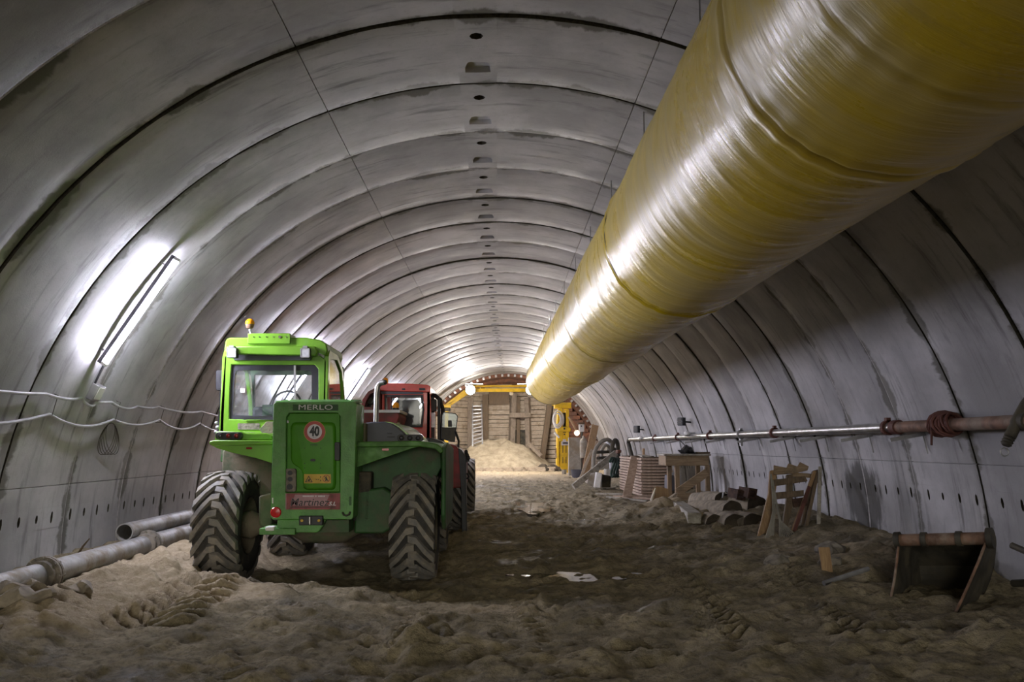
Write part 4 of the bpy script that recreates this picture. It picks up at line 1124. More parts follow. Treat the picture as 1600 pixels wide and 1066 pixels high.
    MB().tube([c0 + Vector((.18 * math.cos(t), .05 * math.sin(t), .18 * math.sin(t))) for t in np.linspace(0, 2 * math.pi, 25)], .014, 8, caps=False).build('steering_wheel', 'black_plastic', root)
    # work lamps, beacon, mirror
    for (x, y) in ((361.3, 551), (476.5, 551.5)):
        wl = MB().pp(rrect(x - 7.5, y - 7.8, x + 7.5, y + 7.8, 2), YC - .20, YC - .10).build('work_lamp', 'black_plastic', root, bevel=.004)
        MB().pp(rrect(x - 5.8, y - 6, x + 5.8, y + 6, 1.2), YC - .208, YC - .198).build('lens', 'clear_lens', wl)
        MB().pring(rrect(x - 7.2, y - 7.4, x + 7.2, y + 7.4, 1.8), rrect(x - 5.8, y - 6, x + 5.8, y + 6, 1.2), YC - .21, YC - .19).build('bezel', 'galvanised', wl)
        MB().pb(x - 3.5, y - 11, x + 3.5, y - 7, YC - .18, YC - .06).build('bracket', 'galvanised', wl)
    bc = at(390.5, 505, YC)
    bcn = MB().tube([at(393, 523, YC), at(391, 518, YC), at(390.5, 514.5, YC)], .014, 10).build('beacon', 'galvanised', root)
    MB().sphere(bc, .052, (1, 1, 1.0), 20, 14).build('dome', 'amber_lens', bcn)
    MB().lathe(bc - Vector((0, 0, .05)), (0, 0, 1), [(.03, -.012), (.042, 0), (.046, .02), (.05, .035)], 20).build('beacon_base', 'rusty_pipe', bcn)
    mr = MB().pp(rrect(336.8, 578, 348, 610.5, 3.5), YC + .85, YC + .92).build('mirror', 'black_plastic', root, bevel=.008)
    MB().pp(rrect(338.2, 580, 346, 608.5, 2.5), YC + .843, YC + .85).build('mirror_glass', 'smoke_lens', mr)
    MB().tube([at(344, 600, YC + .9), at(344, 640, YC + .9), at(341, 662, YC + .5), at(340, 680, YC + .3)], .012, 8).build('mirror_arm', 'black_plastic', mr)
    mb = MB()
    for (x, y, r) in ((338, 661, .02), (340, 668, .025), (337, 675, .02), (341, 679, .02)): mb.sphere(at(x, y, YC + .1), r)
    mb.build('hinge', 'galvanised', root)
    # engine hood and exhaust on the right
    hd = [(570, 692), (570, 661), (580, 659.5), (600, 659), (612, 662), (622, 668), (632, 677), (640, 692)]
    hood = MB().pp(hd, 9.0, 11.2).build('engine_hood', 'grey_plastic', root, bevel=.012)
    MB().pb(557, 661, 571, 692, 8.85, 11).build('hood_side', 'green_axle', hood, bevel=.01)
    tr = [(600, 659), (612, 660), (624, 666), (636, 676), (650, 690), (642, 690), (630, 679), (620, 670), (611, 663.5), (600, 660.5)]
    MB().pp(tr, 9.1, 11.2).build('hood_trim', 'green_paint', hood, bevel=.004)
    mb = MB(); mb.pb(605, 676.5, 613, 678, 8.98, 9.02); mb.pb(605, 682, 617, 683.5, 8.98, 9.02); mb.build('hood_vent', 'sign_black', hood)
    MB().pp([(668, 691), (672, 684), (690, 690), (700, 698), (692, 699)], 10.2, 11).build('front_mudguard', 'black_plastic', root, bevel=.01)
    YE = 9.2
    ex = MB().tube([at(587, 690, YE), at(587.5, 650, YE), at(588.5, 615, YE), at(590, 604, YE), at(594, 599, YE), at(601, 597.5, YE - .02)], [.03, .03, .03, .031, .031, .032], 16).build('exhaust_stack', 'steel', root)
    MB().tube([at(599.5, 597.6, YE - .02), at(603, 597.2, YE - .03)], .026, 12).build('exhaust_mouth', 'sign_black', ex)
    # boom lying beside the cab
    MB().bar((-1.55, 9.0, 1.25), (-1.5, 12.3, 1.0), .26, .32).build('boom', 'green_dark', root, bevel=.02)
    mb = MB(); mb.bar((-1.32, 12.2, 1.1), (-1.32, 12.45, .35), .3, .16); mb.bar((-1.75, 12.45, .42), (-.9, 12.45, .42), .1, .5); mb.build('tool_carriage', 'chassis', root, bevel=.01)
merlo()

# ------------------------------------------------------------------ red telehandler parked ahead of it
def red_machine():
    root = thing('telehandler', 'dirty red telehandler parked ahead of the green one', 'telehandler', (-1.3, 14.6, 0))
    R = .56
    for (x, y, sd) in ((-.62, 13.3, 1), (-2.2, 13.3, -1), (-.48, 16.4, 1), (-2.3, 16.4, -1)):
        wheel(root, x, y, R - .02, R if y < 15 else .52, .40, sd, rim='red_dirty', lugs=18)
    MB().box((-1.4, 14.9, .85), (.95, 4.0, .55)).build('chassis', 'chassis', root, bevel=.02)
    YR = 13.75
    # cab
    fo = [(592, 613), (672, 613), (673.5, 640), (672.5, 703), (592, 703), (591.5, 640)]
    fi = [(600.5, 616), (660, 616), (663, 622), (659, 668), (601, 668), (600, 622)]
    cab = MB().pring(fo, [(600.5, 617), (661, 617), (663, 640), (660, 668), (601, 668), (600.5, 640)], YR, YR + .1).build('cab_frame', 'red_paint', root, bevel=.012)
    MB().add([at(x, y, YR + .03) for x, y in [(600.5, 617), (661, 617), (663, 640), (660, 668), (601, 668), (600.5, 640)]], [(0, 1, 2, 3, 4, 5)]).build('rear_window', 'dark_glass', cab)
    MB().pring([(600.5, 617), (661, 617), (663, 640), (660, 668), (601, 668), (600.5, 640)], [(603, 619.5), (657, 619.5), (660, 640), (657, 665), (603.5, 665), (603, 640)], YR + .02, YR + .028).build('window_seal', 'black_plastic', cab)
    x0 = at(672, 640, YR).x; x1 = at(592, 640, YR).x; zb = at(630, 700, YR).z; zt = at(630, 606, YR).z
    for x in (x0 - .05, x1):
        MB().ring([Vector((x, YR, zb)), Vector((x, YR, zt)), Vector((x, YR + 1.2, zt)), Vector((x, YR + 1.4, zb))], [Vector((x, YR + .09, zb + .08)), Vector((x, YR + .09, zt - .1)), Vector((x, YR + 1.08, zt - .1)), Vector((x, YR + 1.26, zb + .08))], (.05, 0, 0)).build('side_frame', 'red_paint', cab)
    MB().ring([Vector((x1, YR + 1.35, zb)), Vector((x0, YR + 1.35, zb)), Vector((x0, YR + 1.2, zt)), Vector((x1, YR + 1.2, zt))], [Vector((x1 + .07, YR + 1.35, zb + .1)), Vector((x0 - .07, YR + 1.35, zb + .1)), Vector((x0 - .07, YR + 1.22, zt - .1)), Vector((x1 + .07, YR + 1.22, zt - .1))], (0, .05, 0)).build('front_frame', 'red_dirty', cab)
    MB().pp([(592, 604), (594, 600), (600, 599), (640, 599.5), (668, 601.5), (672, 603.5), (672.5, 613), (592, 611)], YR - .06, YR + 1.25).build('roof', 'red_paint', root, bevel=.012)
    MB().pb(593, 611, 661, 616, YR - .02, YR + .02).build('roof_visor', 'grey_plastic', root)
    mb = MB(); mb.pb(655, 606.5, 664, 610, YR - .08, YR - .05); mb.pb(628, 607, 633, 609.5, YR - .08, YR - .05); mb.build('roof_lamp', 'black_plastic', root)
    MB().box(((x0 + x1) / 2, YR + .55, zb + .2), (.42, .4, .5)).build('driver_seat', 'seat_cloth', root, bevel=.05)
    MB().box(((x0 + x1) / 2 + .02, YR + .35, zb + .55), (.4, .12, .5)).build('seat_back', 'seat_cloth', root, bevel=.04)
    # boom pivot tower left of the cab
    ft = [(562, 641), (566, 625), (575, 612), (588, 605), (592, 606), (592, 641)]
    fti = [(569, 636), (572, 627), (578, 617), (585, 612), (588, 613), (588, 636)]
    MB().pring(ft, fti, YR - .25, YR + .9).build('pivot_tower', 'red_dirty', root, bevel=.01)
    MB().pp(circ(577, 626, 5, 14), YR - .1, YR + .3).build('pivot_pin', 'dark_steel', root)
    MB().tube([at(575, 640, YR), at(582, 618, YR), at(586, 612, YR + .3)], .03, 8).build('hydraulic_hose', 'black_plastic', root)
    # counterweight and hood in front of the cab
    hood = MB().pp([(557, 644), (622, 645), (624, 650), (620, 662), (612, 668), (557, 668)], 12.6, 13.7).build('rear_hood', 'red_dirty', root, bevel=.012)
    MB().pb(557, 640.5, 625, 645.2, 12.58, 13.72).build('hood_edge', 'white_paint', hood, bevel=.006)
    MB().pp([(555, 664), (572, 664), (604, 672), (604, 700), (555, 700)], 12.7, 13.7).build('hood_base', 'grey_board', hood, bevel=.01)
    MB().pb(616, 656, 621, 668, 12.62, 13.0).build('hood_bracket', 'cream', hood)
    for (px, py, Y, r, zz) in ((618.5, 633, 13.0, .052, 1), (602.5, 594.5, 14.2, .045, 1), (675.5, 619, 14.4, .03, 1)):
        b = at(px, py, Y)
        bb = MB().lathe(b - Vector((0, 0, .10)), (0, 0, 1), [(r * .9, 0), (r * .95, .05), (r * .8, .06)], 16).build('beacon', 'black_plastic', root)
        MB().lathe(b - Vector((0, 0, .045)), (0, 0, 1), [(r, 0), (r, .04), (r * .8, .075), (r * .3, .09)], 16).build('dome', 'amber_lens', bb)
    MB().tube([at(602.5, 601, 14.2), at(602.5, 606, 14.2)], .03, 8).build('beacon_stem', 'black_plastic', root)
    # lower body right: mud guard, tank
    MB().pp([(600, 700), (655, 692), (700, 694), (712, 697), (722, 708), (726, 722), (726, 762), (700, 764), (700, 720), (600, 720)], 12.75, 14.6).build('mudguard', 'red_dirty', root, bevel=.02)
    MB().pp([(716, 700), (722, 704), (728, 716), (728, 762), (729, 835), (722, 838), (720, 762)], 12.72, 13.2).build('mudguard_edge', 'black_plastic', root, bevel=.006)
    MB().pb(588, 655, 592, 700, 13.2, 13.4).build('rear_post', 'dark_steel', root)
    mb = MB()
    for (x, y) in ((730, 712), (731.5, 716), (728.5, 707)): mb.sphere(at(x, y, 13.0), .035, (.8, 1, 1.3))
    mb.bar(at(727, 708, 13.0), at(731.5, 722, 13.0), .04, .05)
    mb.build('coupling', 'black_plastic', root)
    MB().tube([at(727, 740, 13.0) , at(731, 741, 13.0), at(732.5, 745, 13.0), at(730.5, 748, 13.0), at(727, 747, 13.0)], .016, 8).build('tow_hook', 'black_plastic', root)
    # black door posts, mirror and the open glass door
    mb = MB(); mb.tube([at(673, 617, 14.2), at(680, 618, 14.2), at(688, 625, 14.2), at(692, 640, 14.2), at(691, 700, 14.2)], .035, 8); mb.bar(at(676, 618, 14.2), at(677, 702, 14.2), .05, .05); mb.bar(at(686, 622, 14.2), at(686, 700, 14.2), .08, .05)
    mb.build('door_frame', 'black_plastic', root)
    MB().pp(rrect(672.5, 624, 682, 643, 2), 14.05, 14.15).build('mirror', 'black_plastic', root, bevel=.01)
    MB().pp(rrect(672.5, 645, 680, 668, 1.5), 14.12, 14.16).build('mirror_glass', 'clear_lens', root)
    dr = [(690, 648), (693, 643.5), (712, 646), (715.5, 650), (713, 672), (710.5, 691), (705, 690.5), (689, 686)]
    d = MB().pp(dr, 13.5, 13.508).build('open_door', 'dark_glass', root)
    cxd = sum(p[0] for p in dr) / len(dr); cyd = sum(p[1] for p in dr) / len(dr)
    MB().pring(dr, [(cxd + (x - cxd) * .9, cyd + (y - cyd) * .94) for x, y in dr], 13.48, 13.52).build('door_rim', 'black_plastic', d)
    MB().pp([(689.5, 668), (713, 668), (710.5, 690.5), (689, 686)], 13.49, 13.515).build('door_panel', 'dark_steel', d)
    MB().pb(700, 657, 706, 667, 13.47, 13.5).build('door_latch', 'black_plastic', d)
    MB().tube([at(712, 675, 13.5), at(717, 690, 13.4), at(716, 702, 13.2)], .02, 8).build('hand_rail', 'black_plastic', root)
    MB().pp([(661, 684), (676, 685), (690, 690), (697, 697), (690, 697), (676, 690), (661, 688)], 12.8, 13.3).build('hose_cover', 'black_plastic', root)
    MB().pb(676, 695, 688, 699, 12.75, 12.9).build('lamp', 'red_paint', root)
    MB().bar((-1.95, 13.6, 1.35), (-1.9, 18.2, 1.0), .3, .36).build('boom', 'red_dirty', root, bevel=.02)
red_machine()

# ------------------------------------------------------------------ stack of formwork panels on the right
sx0, sx1, sy0, sy1 = 3.60, 4.34, 19.85, 23.2
zs = 0.10
NP = 13
stack_l = {0: 'lowest formwork panel of the stack, lying on the mud', NP - 1: 'topmost formwork panel of the stack beside the trestle table'}
words = ['second', 'third', 'fourth', 'fifth', 'sixth', 'seventh', 'eighth', 'ninth', 'tenth', 'eleventh', 'twelfth']
for k in range(NP):
    h = 0.0705
    z = zs + k * h
    jx = random.uniform(-.02, .02); jy = random.uniform(-.03, .03)
    lb = stack_l.get(k) or '%s wooden formwork panel from the bottom of the stack' % words[k - 1]
    root = thing('formwork_panel', lb, 'panel', ((sx0 + sx1) / 2, (sy0 + sy1) / 2, z), 'stacked formwork panels at the right wall')
    MB().box(((sx0 + sx1) / 2 + jx, (sy0 + sy1) / 2 + jy, z + .026), (sx1 - sx0, sy1 - sy0, .052)).build('board', 'wood_panel', root, bevel=.004)
    for y in np.linspace(sy0 + .12, sy1 - .12, 4): MB().box(((sx0 + sx1) / 2 + jx + .02, y + jy, z + .061), (sx1 - sx0 - .06, .09, .0185)).build('batten', 'wood_dark', root)
ztop = zs + NP * .0705
def plank(name, p0, p1, w, t, m, label, cat='plank', group=None, up=(0, 0, 1)):
    o = MB().bar(p0, p1, w, t, up=up).jitter(.004).build(name, m, bevel=.004)
    return tag(o, label, cat, group)
plank('plank', (3.75, 19.95, ztop + .02), (4.1, 22.6, ztop + .02), .22, .035, 'wood_grey', 'loose pale plank lying on top of the formwork stack')
plank('wood_block', (3.98, 21.6, ztop + .04), (3.98, 21.6, ztop + .20), .12, .05, 'wood_orange', 'short upright wood offcut on the formwork stack', 'offcut')
plank('plank', (3.28, 20.1, gz(3.28, 20.1) + .02), (3.56, 20.5, 1.02), .20, .045, 'wood_panel', 'wide reddish plank leaning on the end of the formwork stack', up=(0, -1, 0))
for i, (a, b, w, lb) in enumerate([((2.7, 19.4), (3.55, 18.95), .09, 'pale lath lying in the mud before the formwork stack'), ((2.95, 19.9), (3.75, 19.2), .12, 'dark plank lying across others at the foot of the formwork stack'), ((2.6, 20.6), (3.4, 20.2), .10, 'plank end lying left of the formwork stack foot'), ((3.1, 19.55), (3.9, 19.55), .11, 'broken plank under the corner of the formwork stack')]):
    plank('plank', (a[0], a[1], gz(*a) + .03 + .012 * i), (b[0], b[1], gz(*b) + .035 + .012 * i), w, .04, 'wood_grey' if i in (0, 2) else 'wood_panel', lb, group=None)

# ------------------------------------------------------------------ trestle table
def trestle():
    Y = 17.5; D = .75
    a = at(1040, 713, Y); b = at(1108, 713, Y); zt = 1.085; x0, x1 = a.x, b.x
    root = thing('trestle_table', 'rough timber trestle table with a diagonal brace by the right wall', 'table', ((x0 + x1) / 2, Y + D / 2, gz((x0 + x1) / 2, Y)))
    MB().box(((x0 + x1) / 2, Y + D / 2, zt - .105), (x1 - x0, D, .21)).build('top_beam', 'wood_x', root, bevel=.012)
    MB().box(((x0 + x1) / 2, Y + D / 2, zt + .015), (x1 - x0 + .06, D + .08, .035)).build('table_top', 'wood_grey', root, bevel=.006)
    for (px, py0, py1, yy) in ((1057.5, 728, 792, Y + .05), (1105, 728, 788, Y + .05), (1045.5, 728, 780, Y + D - .06), (1090, 728, 780, Y + D - .06)):
        t = at(px, 729, yy)
        MB().box((t.x, yy, (zt - .2 + .0) / 2), (.09, .09, zt - .2)).build('leg', 'wood_z', root, bevel=.006)
    p = at(1058, 770, Y); q = at(1105, 738, Y)
    MB().bar((p.x, Y - .01, p.z), (q.x, Y - .01, q.z), .04, .17).build('brace', 'wood_x', root, bevel=.006)
    p = at(1057, 777, Y); q = at(1112, 774, Y)
    MB().bar((p.x, Y - .03, p.z), (q.x, Y - .03, q.z), .05, .15).build('rail', 'wood_x', root, bevel=.006)
    # bag on it
    c = at(1074, 711, Y + .3); c.z = zt + .035
    mb = MB(); mb.sphere(c + Vector((0, 0, .06)), .16, (1.15, .8, .55), 18, 12)
    for v in mb.v:
        v += Vector((.03 * math.sin(v.z * 40), .02 * math.sin(v.x * 33), .035 * math.sin(v.x * 21 + 1) + .02 * math.sin(v.x * 47)))
        v.z = max(v.z, zt + .036)
    tag(mb.build('bag', 'bag_black'), 'crumpled black bag on the trestle table', 'bag')
    c2 = at(1098, 712, Y + .3); c2.z = zt + .034
    o = MB().box(c2 + Vector((0, 0, .02)), (.3, .12, .04), (0, 0, .3)).build('wood_block', 'wood_dark', bevel=.006); tag(o, 'dark wood offcut right of the black bag on the trestle', 'offcut')
    o = MB().tube([c + Vector((-.03, .0, .16)), c + Vector((-.12, .05, .26)), c + Vector((-.2, .2, .38)), wallp(18.3, 1.5, .15)], .008, 6).build('cable', 'black_plastic'); tag(o, 'thin black cable rising from the black bag to the wall pipe', 'cable')
trestle()
# sheet leftovers in front of the table
o = MB().pp([(1020, 764), (1026, 760), (1044, 764), (1048, 790), (1018, 792)], 17.0, 17.03).build('board', 'wood_orange'); tag(o, 'rust-brown board standing between formwork stack and trestle', 'board')
o = MB().tube([at(1017, 792, 16.9), at(1019, 778, 16.9), at(1024, 763, 16.9)], [.03, .03, .012], 6).build('lath', 'cream'); tag(o, 'curved white lath against the rust-brown board', 'lath')
o = MB().pp([(1043, 742), (1056, 744), (1056, 768), (1042, 766)], 18.6, 18.9).build('bucket', 'grey_plastic', bevel=.02); tag(o, 'blue-grey tub behind the left legs of the trestle', 'tub')

# ------------------------------------------------------------------ beam, sticks, rolls
def beam():
    a = at(1053, 793, 15.2); b = at(1086, 829, 12.9)
    a.z = gz(a.x, a.y) + .10; b.z = gz(b.x, b.y) + .085
    o = MB().bar(a, b, .20, .17).jitter(.006).build('timber_beam', 'wood_grey', bevel=.008); tag(o, 'thick grey timber beam lying on the sand before the trestle', 'beam')
beam()
plank('stick', at(1094, 812, 13.4), at(1119, 787, 13.5), .06, .04, 'wood_grey', 'grey stick leaning against the pile of mud-caked rolls', 'stick')
plank('stick', at(1032, 789, 16.0), at(1057, 772, 16.6), .05, .05, 'wood_pale', 'thin stick leaning on the left leg of the trestle', 'stick')
def roll(ax, ay, az, bx, by, bz, r, label):
    a = Vector((ax, ay, az)); b = Vector((bx, by, bz)); d = (b - a).normalized(); n = 36; L = (b - a).length
    root = thing('muddy_roll', label, 'roll', tuple(b - Vector((0, 0, r))), 'mud-caked rolls heaped at the right wall')
    side = d.orthogonal().normalized(); up = d.cross(side)
    mb = MB(); m = 16; vs = []; fs = []
    for i in range(m + 1):
        f = i / m; p = a.lerp(b, f)
        for k in range(n):
            t = 2 * math.pi * k / n
            rr = r * (1 + .035 * math.sin(3 * t + 5 * f + ax * 7) + .025 * math.sin(7 * t + 11 * f) + .03 * math.sin(f * 25 + ay) + .02 * math.sin(f * 47 + 4 * t))
            if i == 0: rr *= .8
            vs.append(p + (side * math.cos(t) + up * math.sin(t)) * rr)
    for i in range(m):
        for k in range(n): fs.append((i * n + k, i * n + (k + 1) % n, (i + 1) * n + (k + 1) % n, (i + 1) * n + k))
    fs.append(tuple(range(n)))
    mb.add(vs, fs); mb.build('roll_skin', 'roll_tan', root, angle=1.2)
    mb = MB(); vs2 = vs[m * n:]; c = b - d * .03
    inner = [c + (v - b) * .55 - d * .05 for v in vs2]; mid = [v + d * .004 for v in vs2]
    mb.add(mid + inner, [(k, (k + 1) % n, n + (k + 1) % n, n + k) for k in range(n)] + [tuple(n + k for k in range(n))])
    mb.build('roll_end', 'roll_dark', root, angle=1.2)
def rollp(pa, Ya, pb_, Yb, r, label):
    a = at(*pa, Ya); b = at(*pb_, Yb); roll(a.x, a.y, a.z, b.x, b.y, b.z, r, label)
rollp((1082, 797), 14.3, (1145, 800), 12.9, .165, 'topmost roll at the front with a broad dark end')
rollp((1098, 785), 14.8, (1183, 794), 13.5, .20, 'roll at the back of the heap, its dark end beside the pallet')
rollp((1110, 806), 13.8, (1150, 822), 12.3, .17, 'bottom front roll half sunk in the mud')
rollp((1078, 805), 14.3, (1117, 818), 12.7, .13, 'leftmost small roll of the heap beside the grey stick')
rollp((1135, 812), 13.2, (1178, 820), 12.2, .16, 'bottom roll at the foot of the leaning pallet')
rollp((1085, 783), 15.3, (1130, 784), 14.0, .15, 'pale roll at the back of the heap under the rusty blocks')
for (px, py, Y, lb) in ((1151, 772, 13.55, 'left of the two rusty hollow steel blocks on the rolls'), (1168, 770, 13.4, 'right of the two rusty hollow steel blocks on the rolls')):
    c = at(px, py, Y); root = thing('steel_block', lb, 'steel block', tuple(c), 'rusty hollow blocks on the rolls')
    rt = Euler((0.1, .15, .4)).to_matrix()
    def sq(s, y): return [c + rt @ Vector((x * s, y, z * s)) for x, z in ((-1, -1), (1, -1), (1, 1), (-1, 1))]
    o = MB().ring(sq(.075, -.12), sq(.048, -.12), rt @ Vector((0, .26, 0))).build('casing', 'rust_brown', root, bevel=.008)
    MB().ring(sq(.085, -.125), sq(.053, -.125), rt @ Vector((0, .03, 0))).build('flange', 'rust_brown', root, bevel=.004)
o = MB().tube([at(1129, 778, 13.9), at(1130, 771, 13.9), at(1134, 768, 13.9), at(1138, 772, 13.9)], .014, 6).build('wire_loop', 'galvanised'); tag(o, 'bent grey wire loop sticking out of the rolls', 'wire')

# ------------------------------------------------------------------ broken pallet against the wall
def pallet():
    f0 = at(1192, 846, 11.35); root = thing('pallet', 'broken wooden pallet leaning upright against the right wall', 'pallet', (4.05, 11.5, gz(4.05, 11.5)))
    def P(px, py): # lies in a plane leaning back towards the wall
        a, b = ray(px, py); n = Vector((0.12, 1.0, -0.22)); p0 = Vector((3.9, 11.35, 0.1)); d = Vector((a, 1, b))
        t = (p0 - Vector((0, 0, CAMZ))).dot(n) / d.dot(n)
        return Vector((0, 0, CAMZ)) + d * t
    nn = Vector((0.12, 1.0, -0.22)).normalized()
    def quad(poly, t, m, name, off=0.0):
        A = [P(*q) + nn * off for q in poly]; return MB().prism(A, [p + nn * t for p in A]).build(name, m, root, bevel=.005)
    quad([(1204, 735), (1214, 733), (1214, 760), (1199, 846), (1182, 846), (1186, 833), (1202, 770)], .09, 'wood_orange', 'stringer', .03)
    quad([(1271, 735), (1279, 733), (1278, 750), (1262, 835), (1250, 838), (1256, 800)], .09, 'wood_dark', 'stringer', .03)
    quad([(1230, 741), (1240, 740), (1240, 790), (1229, 835), (1222, 835), (1230, 780)], .08, 'wood_dark', 'stringer', .04)
    quad([(1209, 727), (1229, 731), (1232, 724), (1246, 729), (1250, 722), (1264, 729), (1262, 735), (1240, 740), (1209, 742)], .03, 'wood_x', 'slat')
    quad([(1206, 750), (1258, 744), (1262, 752), (1208, 760)], .03, 'wood_dark', 'slat')
    quad([(1206, 770), (1256, 766), (1256, 775), (1208, 781)], .03, 'wood_dark', 'slat')
    quad([(1238, 780), (1262, 776), (1262, 790), (1240, 793)], .03, 'rust_brown', 'slat')
    quad([(1240, 737), (1278, 740), (1276, 746), (1240, 744)], .03, 'wood_x', 'slat', .05)
    # loose laths and cord hanging on it
    def Q(px, py, off): return P(px, py) - nn * off
    for i, (a, b, m, lb) in enumerate([((1272, 738), (1236, 834), 'wood_orange', 'orange-brown lath leaning across the front of the pallet'), ((1276, 738), (1255, 832), 'wood_dark', 'dark lath leaning on the right side of the pallet'), ((1262, 762), (1238, 832), 'rust_red', 'short reddish lath inside the broken pallet'), ((1278, 732), (1274, 845), 'wood_grey', 'grey lath standing between pallet and wall')]):
        plank('lath', Q(*a, .05 + .02 * i), Q(*b, .08 + .02 * i), .045, .03, m, lb, 'lath', up=(0, -1, 0))
    for j, (tops, ends, lb) in enumerate([(((1203, 742), (1206, 770), (1208, 800)), [(1192 + 1.6 * k, 847 - .6 * abs(k - 4)) for k in range(9)], 'left bundle of frayed grey cords hanging on the pallet'), (((1206, 752), (1211, 785), (1216, 815)), [(1214 + 3.2 * k, 848 - 1.1 * k) for k in range(9)], 'spread bundle of frayed grey cords falling to the right of the pallet foot')]):
        mb = MB()
        for e in ends:
            w = random.uniform(-1, 1)
            pts = [Q(tops[0][0] + w * .8, tops[0][1], .06)] + [Q(x + w * 1.3 + (e[0] - x) * .10 * k, y, .07 + .02 * k) for k, (x, y) in enumerate(tops[1:])] + [Q(e[0], e[1], .16)]
            mb.tube(pts, .0075, 5)
        tag(mb.build('cord_bundle', 'rope'), lb, 'cord', 'frayed cords on the pallet')
pallet()

# ------------------------------------------------------------------ excavator bucket lying on its edge
def bucket():
    TL = Vector((3.60, 7.40, .49)); TR = Vector((4.13, 6.90, .56))
    a = (TR - TL); W_ = a.length; a.normalize(); up = Vector((0, 0, 1)); n = a.cross(up); n.normalize()
    if n.y > 0: n = -n                                     # opening side, towards the viewer
    base = (TL + TR) / 2; root = thing('excavator_bucket', 'rusty dark excavator bucket standing open at the right', 'bucket', (base.x, base.y, 0.05))
    # profile in (forward, up) from the hinge edge
    back = [(-.02, .0), (-.10, .02), (-.24, -.03), (-.38, -.14), (-.50, -.28), (-.52, -.42), (-.44, -.54), (-.24, -.60), (-.02, -.63), (.25, -.63), (.46, -.62)]
    lip = [(.46, -.62), (.33, -.50), (.20, -.35), (.10, -.20), (.04, -.08), (0, 0)]
    def V(o, s, u): return o + n * s + up * u - (a * (-u * .33) if o is TR else a * 0)
    TLl, TRr = TL, TR
    mb = MB(); t = .022
    for i in range(len(back) - 1):
        (s0, u0), (s1, u1) = back[i], back[i + 1]
        d = Vector((s1 - s0, u1 - u0)).normalized(); q = (d.y * t, -d.x * t)
        A = [V(TLl, s0, u0), V(TLl, s1, u1), V(TLl, s1 - q[0], u1 - q[1]), V(TLl, s0 - q[0], u0 - q[1])]
        B = [V(TRr, s0, u0), V(TRr, s1, u1), V(TRr, s1 - q[0], u1 - q[1]), V(TRr, s0 - q[0], u0 - q[1])]
        mb.prism(A, B)
    shell = mb.build('bucket_shell', 'dark_steel', root)
    prof = back + lip[1:]
    for o, s in ((TLl, 0), (TRr, -.025)):
        A = [V(o, p[0], p[1]) + a * s for p in prof]
        MB().prism(A, [p + a * .025 for p in A]).build('side_plate', 'dark_steel', root)
        # worn bright rim along the cutting side
        mb = MB(); mb.tube([V(o, p[0] + .004, p[1]) + a * (s + .0125) for p in lip], .011, 8); mb.build('side_rim', 'rusty_pipe', root)
    mb = MB(); q4 = [(.43, -.64), (.52, -.645), (.52, -.62), (.43, -.61)]
    mb.prism([V(TLl, *q) for q in q4], [V(TRr, *q) for q in q4]); mb.build('cutting_edge', 'rust', root)
    mb = MB(); mb.tube([TL + up * -.02 + n * .0, TR + up * -.02], .052, 14); mb.build('top_beam', 'rusty_pipe', root)
    for f, r in ((.0, .072), (.30, .064), (.68, .064), (1.0, .085)):
        c = TL.lerp(TR, f) + up * -.02
        MB().lathe(c - a * .022, a, [(r * .55, 0), (r, 0), (r, .044), (r * .55, .044)], 20).build('hinge_ring', 'dark_steel', root)
bucket()
plank('plank', (3.22, 8.05, gz(3.22, 8.05) - .04), (3.21, 8.09, gz(3.22, 8.05) + .21), .10, .03, 'wood_orange', 'short plank end standing in the mud left of the bucket', up=(0, -1, 0))
o = MB().tube([(3.0, 7.6, gz(3.0, 7.6) + .03), (3.5, 7.8, gz(3.5, 7.8) + .03)], .022, 8).build('scrap_bar', 'galvanised'); tag(o, 'thin grey bar lying in the mud left of the bucket', 'bar')
for i, (p0, p1, lb) in enumerate([((4.62, 7.4, .42), (5.0 - .3, 6.5, .25), 'upper dark steel bar behind the bucket at the right edge'), ((4.35, 7.0, .16), (4.65, 6.3, .30), 'lower dark steel bar behind the bucket at the right edge')]):
    o = MB().tube([p0, p1], .03, 8).build('scrap_bar', 'dark_steel'); tag(o, lb, 'bar')
for i, (x, y, r, lb) in enumerate([(4.35, 6.3, .11, 'dark lump of mud right of the bucket'), (4.1, 6.0, .12, 'lump of mud in front of the bucket side'), (3.35, 8.3, .10, 'dark rounded clod behind the short plank end'), (2.95, 8.6, .12, 'clod on the heap left of the bucket'), (3.6, 8.9, .14, 'clod at the top of the heap left of the bucket')]):
    mb = MB(); z = gz(x, y); mb.sphere((x, y, z + r * .1), r, (1.2, .9, .6), 14, 9)
    for v in mb.v: v += Vector((.02 * math.sin(v.y * 41 + x * 9), .02 * math.sin(v.x * 47), .02 * math.sin(v.x * 39 + v.y * 33)))
    tag(mb.build('clod', 'mud_grey'), lb, 'clod')
o = MB().pp([(911, 817), (914, 812), (916, 818)], 14.6, 14.7).build('paper_scrap', 'white_paint'); tag(o, 'tiny white scrap lying on the mud in the wheel track', 'scrap')

